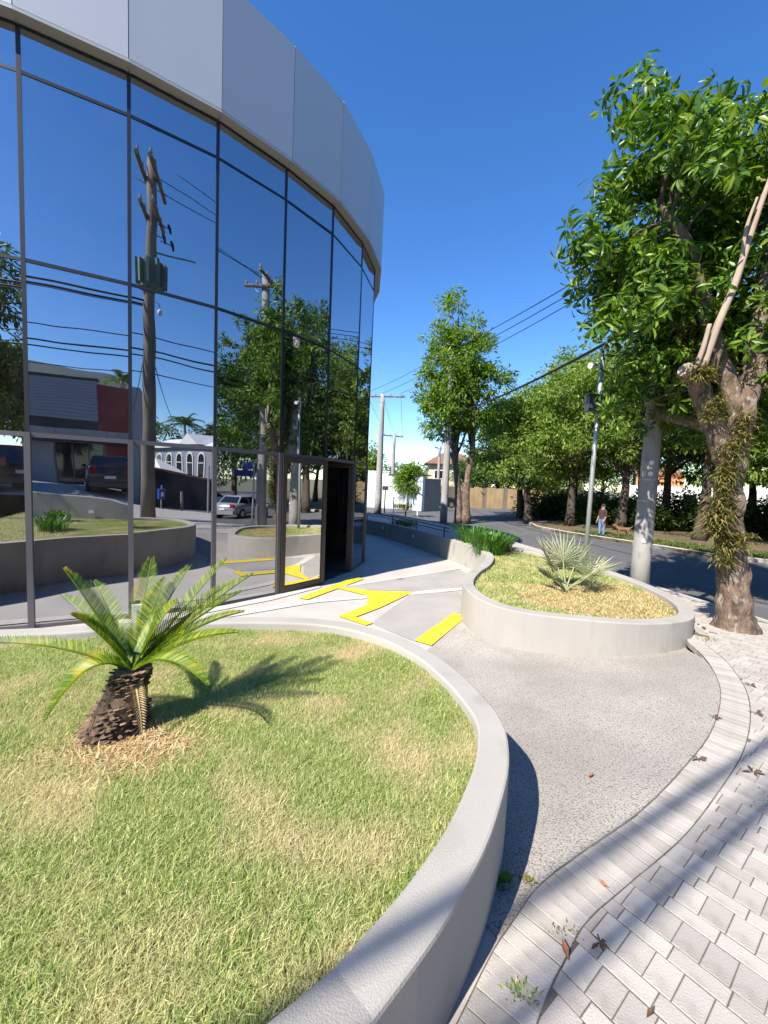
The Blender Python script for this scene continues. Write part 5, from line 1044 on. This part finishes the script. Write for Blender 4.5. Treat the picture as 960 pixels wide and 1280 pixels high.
# ------------------------------------------------------------------ cars
def car(label, x, y, head, paint_, suv=False, z=None):
    z = float(SZ(x, y))-.1 if z is None else z
    t = empty('parked_car', (x, y, z), label, 'car', None, head); t['group'] = 'cars parked along the streets'
    H = .19 if suv else 0
    Ls = 1.5 if suv else 1.42; W = .59
    st = [(-Ls, .50, .30, .52+H*.8), (-Ls+.07, .56, .22, .66+H), (-.9, W, .17, .69+H), (0, W, .17, .66+H), (.65, W, .17, .62+H), (1.1, .575, .19, .55+H), (Ls-.08, .53, .22, .46+H*.9), (Ls, .46, .28, .38+H*.7)]
    vs = []; 
    for X, w_, zb, zt in st:
        vs += [(X, -w_*.86, zb), (X, -w_, zb+.10), (X, -w_, zt-.10), (X, -w_*.90, zt), (X, w_*.90, zt), (X, w_, zt-.10), (X, w_, zb+.10), (X, w_*.86, zb)]
    n = len(st); fs = [(i*8+k, i*8+(k+1) % 8, (i+1)*8+(k+1) % 8, (i+1)*8+k) for i in range(n-1) for k in range(8)]+[tuple(range(7, -1, -1)), tuple(range((n-1)*8, n*8))]
    obj('body', MB().add(vs, fs), paint_, t, True)
    zr = (.98 if not suv else 1.12); zb = .60+H
    cb = [(-Ls+.10 if suv else -1.12, .52, zb), (.62, .53, zb-.02)]; tp_ = [(-1.18 if suv else -.72, .43, zr), (.12, .42, zr)]
    xb0, wb, _ = cb[0]; xb1, wb1, z1_ = cb[1]; xt0, wt, _ = tp_[0]; xt1, wt1, _ = tp_[1]
    v = [(xb0, -wb, zb), (xb1, -wb1, z1_), (xb1, wb1, z1_), (xb0, wb, zb), (xt0, -wt, zr-.03), (xt1, -wt1, zr-.03), (xt1, wt1, zr-.03), (xt0, wt, zr-.03), (xt0+.06, -wt+.08, zr), (xt1-.06, -wt1+.08, zr), (xt1-.06, wt1-.08, zr), (xt0+.06, wt-.08, zr)]
    obj('cabin', MB().add(v, [(0, 1, 5, 4), (1, 2, 6, 5), (2, 3, 7, 6), (3, 0, 4, 7), (4, 5, 9, 8), (5, 6, 10, 9), (6, 7, 11, 10), (7, 4, 8, 11), (8, 9, 10, 11)]), paint_, t)
    def quad(a, b, c_, d, o, ins=.12):
        a, b, c_, d = map(Vector, (a, b, c_, d)); m = (a+b+c_+d)/4; nn = (b-a).cross(d-a).normalized()*o; f = lambda p: p+(m-p)*ins+nn
        p = [f(a), f(b), f(c_), f(d)]; return MB().add(p+[q-nn*2 for q in p], [(0, 1, 2, 3), (7, 6, 5, 4), (0, 4, 5, 1), (1, 5, 6, 2), (2, 6, 7, 3), (3, 7, 4, 0)])
    obj('windscreen', quad(v[1], v[2], v[6], v[5], .008, .08), 'carglass', t); obj('rear_window', quad(v[3], v[0], v[4], v[7], .008, .12), 'carglass', t)
    for s in (0, 1):
        A_, B_, C_, D_ = [(v[0], v[1], v[5], v[4]), (v[2], v[3], v[7], v[6])][s]
        Av, Bv, Cv, Dv = map(Vector, (A_, B_, C_, D_)); mb_, mt_ = (Av+Bv)/2, (Dv+Cv)/2
        obj('side_window', quad(Av, mb_, mt_, Dv, .006, .12), 'carglass', t); obj('side_window', quad(mb_, Bv, Cv, mt_, .006, .12), 'carglass', t)
        sgn = -1 if s == 0 else 1
        obj('mirror', MB().ball((.50, sgn*.63, zb+.06), (.05, .07, .05), 8, 6), paint_, t, True)
        for X in (-.88, .92):
            wh = obj('wheel', MB().tube([(X, sgn*.60, .225), (X, sgn*.44, .225)], [.225, .225], 18), 'tyre', t, True); obj('rim', MB().tube([(X, sgn*.608, .225), (X, sgn*.60, .225)], [.12, .145], 14), 'rim', wh)
        obj('headlight', MB().box((Ls-.13, sgn*.40-.11, .42+H*.6), (Ls-.02, sgn*.40+.11, .50+H*.7)), 'lens', t); obj('tail_light', MB().box((-Ls-.012, sgn*.43-.09, .50+H*.6), (-Ls+.05, sgn*.43+.09, .64+H*.9)), 'redlight', t)
    obj('rear_bumper', MB().box((-Ls-.03, -.50, .22), (-Ls+.08, .50, .36)), 'dgrey' if suv else paint_, t); obj('number_plate', MB().box((-Ls-.036, -.13, .40+H*.3), (-Ls+.0, .13, .48+H*.3)), 'white', t)
    obj('grille', MB().box((Ls-.06, -.30, .30), (Ls+.01, .30, .40)), 'dgrey', t)
    return t
car('charcoal hatchback parked nose-in before the red shop box, rear towards the glass', .52, -4.55, math.atan2(-.945, .33), 'paint_dark', True)
car('dark blue off-roader close behind the lawn planter, at the left edge of the glass', -4.5, -4.6, math.atan2(-.75, -.6), 'paint_navy', True)
car('silver saloon parked under the trees, first of the two in the glass', 10.75, 1.5, math.atan2(.3, 1), 'paint_silver')
car('white hatchback parked beside the silver saloon, partly behind the mullion', 11.6, -.4, math.atan2(.3, 1), 'paint_white', True)
car('dark saloon parked in the shade beyond the park trees', 19.5, 23.6, .5, 'paint_dark')
car('dark hatchback parked by the far gate, half hidden by the pole', 3.9, 29.6, .25, 'paint_dark', True)

# ------------------------------------------------------------------ person and dog in the park shade
def skin_body(name, verts, edges, radii, mats, pick, parent):
    me = bpy.data.meshes.new(name); me.from_pydata(verts, edges, []); o = bpy.data.objects.new(name, me); COL.objects.link(o)
    md = o.modifiers.new('s', 'SKIN'); sk = me.skin_vertices[0].data
    for i, r in enumerate(radii): sk[i].radius = (r, r); sk[i].use_root = (i == 0)
    o.modifiers.new('d', 'SUBSURF').levels = 2
    dg = bpy.context.evaluated_depsgraph_get(); dg.update(); ev = o.evaluated_get(dg); nm = bpy.data.meshes.new_from_object(ev); bpy.data.objects.remove(o)
    nm.materials.clear()
    for m_ in mats: nm.materials.append(M[m_])
    for p_ in nm.polygons: p_.material_index = pick(p_.center); p_.use_smooth = True
    r_ = bpy.data.objects.new(name, nm); COL.objects.link(r_); r_.parent = parent; return r_
px, py = 8.05, 14.7; pz = float(SZ(px, py))
per = empty('person', (px, py, pz), 'person in light blue jeans and dark top standing in shade by the park kerb', 'person', rz=R(200))
vs = [(0, 0, .60), (0, 0, .72), (0, 0, .86), (0, 0, .955), (0, 0, .985), (.01, 0, 1.08), (0, .085, .57), (.015, .095, .32), (0, .10, .05), (.09, .11, .02), (0, -.085, .57), (-.01, -.09, .32), (-.02, -.095, .05), (.07, -.10, .02),
      (0, .125, .92), (.02, .17, .72), (.09, .16, .56), (.13, .155, .50), (0, -.125, .92), (-.01, -.165, .72), (.06, -.165, .55), (.09, -.16, .49)]
es = [(0, 1), (1, 2), (2, 3), (3, 4), (4, 5), (0, 6), (6, 7), (7, 8), (8, 9), (0, 10), (10, 11), (11, 12), (12, 13), (3, 14), (14, 15), (15, 16), (16, 17), (3, 18), (18, 19), (19, 20), (20, 21)]
rd = [.10, .095, .105, .06, .042, .072, .075, .055, .035, .028, .075, .055, .035, .028, .045, .034, .026, .022, .045, .034, .026, .022]
skin_body('body', vs, es, rd, ['jeans', 'shirt', 'skin', 'tyre'], lambda c_: 3 if c_.z < .06 else (2 if c_.z > .965 or (abs(c_.y) > .135 and c_.z < .70) else (1 if c_.z > .60 else 0)), per)
obj('hair', MB().ball((-.012, 0, 1.105), (.078, .075, .066), 12, 8), 'hair', per, True)
for s in (-1, 1): obj('eye', MB().ball((.076, s*.027, 1.085), (.008, .012, .007), 6, 5), 'hair', per)
obj('nose', MB().ball((.085, 0, 1.065), (.014, .010, .016), 6, 5), 'skin', per, True); obj('mouth', MB().box((.070, -.02, 1.034), (.080, .02, 1.040)), 'shirt', per)
for s in (-1, 1): obj('ear', MB().ball((.0, s*.072, 1.07), (.014, .009, .02), 6, 5), 'skin', per, True)
for s in (-1, 1):
    hx = .15 if s > 0 else .105; hand = MB()
    for k in range(4): hand.tube([(hx-.03+k*.014, s*.157, .49), (hx-.026+k*.014, s*.158, .455), (hx-.014+k*.014, s*.152, .432-.004*abs(k-1.5))], [.0062, .006, .005], 6)
    hand.tube([(hx+.012, s*.150, .50), (hx+.028, s*.145, .475), (hx+.03, s*.14, .455)], [.007, .0065, .005], 6); obj('hand', hand, 'skin', per, True)
dx_, dy_ = 8.75, 14.55; dz = float(SZ(dx_, dy_))
dog = empty('dog', (dx_, dy_, dz), 'small brown dog standing in the shade beside the person', 'dog', rz=R(165))
dv = [(0, 0, .27), (.14, 0, .27), (-.16, 0, .28), (.22, 0, .35), (.27, 0, .41), (.36, 0, .385), (-.24, 0, .33), (-.31, 0, .40), (.15, .055, .24), (.14, .06, .13), (.15, .06, .02), (.15, -.055, .24), (.17, -.06, .13), (.18, -.06, .02), (-.16, .06, .25), (-.13, .065, .16), (-.19, .065, .10), (-.18, .065, .015), (-.17, -.06, .25), (-.12, -.065, .16), (-.17, -.065, .10), (-.16, -.065, .015)]
de = [(0, 1), (0, 2), (1, 3), (3, 4), (4, 5), (2, 6), (6, 7), (1, 8), (8, 9), (9, 10), (1, 11), (11, 12), (12, 13), (2, 14), (14, 15), (15, 16), (16, 17), (2, 18), (18, 19), (19, 20), (20, 21)]
skin_body('body', dv, de, [.075, .09, .075, .055, .055, .028, .022, .014, .035, .022, .02, .035, .022, .02, .042, .028, .02, .018, .042, .028, .02, .018], ['dogfur'], lambda c_: 0, dog)
for s in (-1, 1): obj('ear', MB().add([(.25, s*.03, .45), (.28, s*.05, .44), (.25, s*.075, .39), (.24, s*.05, .42)], [(0, 1, 2, 3), (3, 2, 1, 0)]), 'dogfur', dog)

# ------------------------------------------------------------------ drawing units to metres
done = set()
for o in list(sc.objects):
    if o.type == 'MESH' and o.data.name not in done:
        done.add(o.data.name); o.data.transform(Matrix.Scale(S, 4)); o.data.update()
    if o.type in ('MESH', 'EMPTY'): o.location = o.location*S
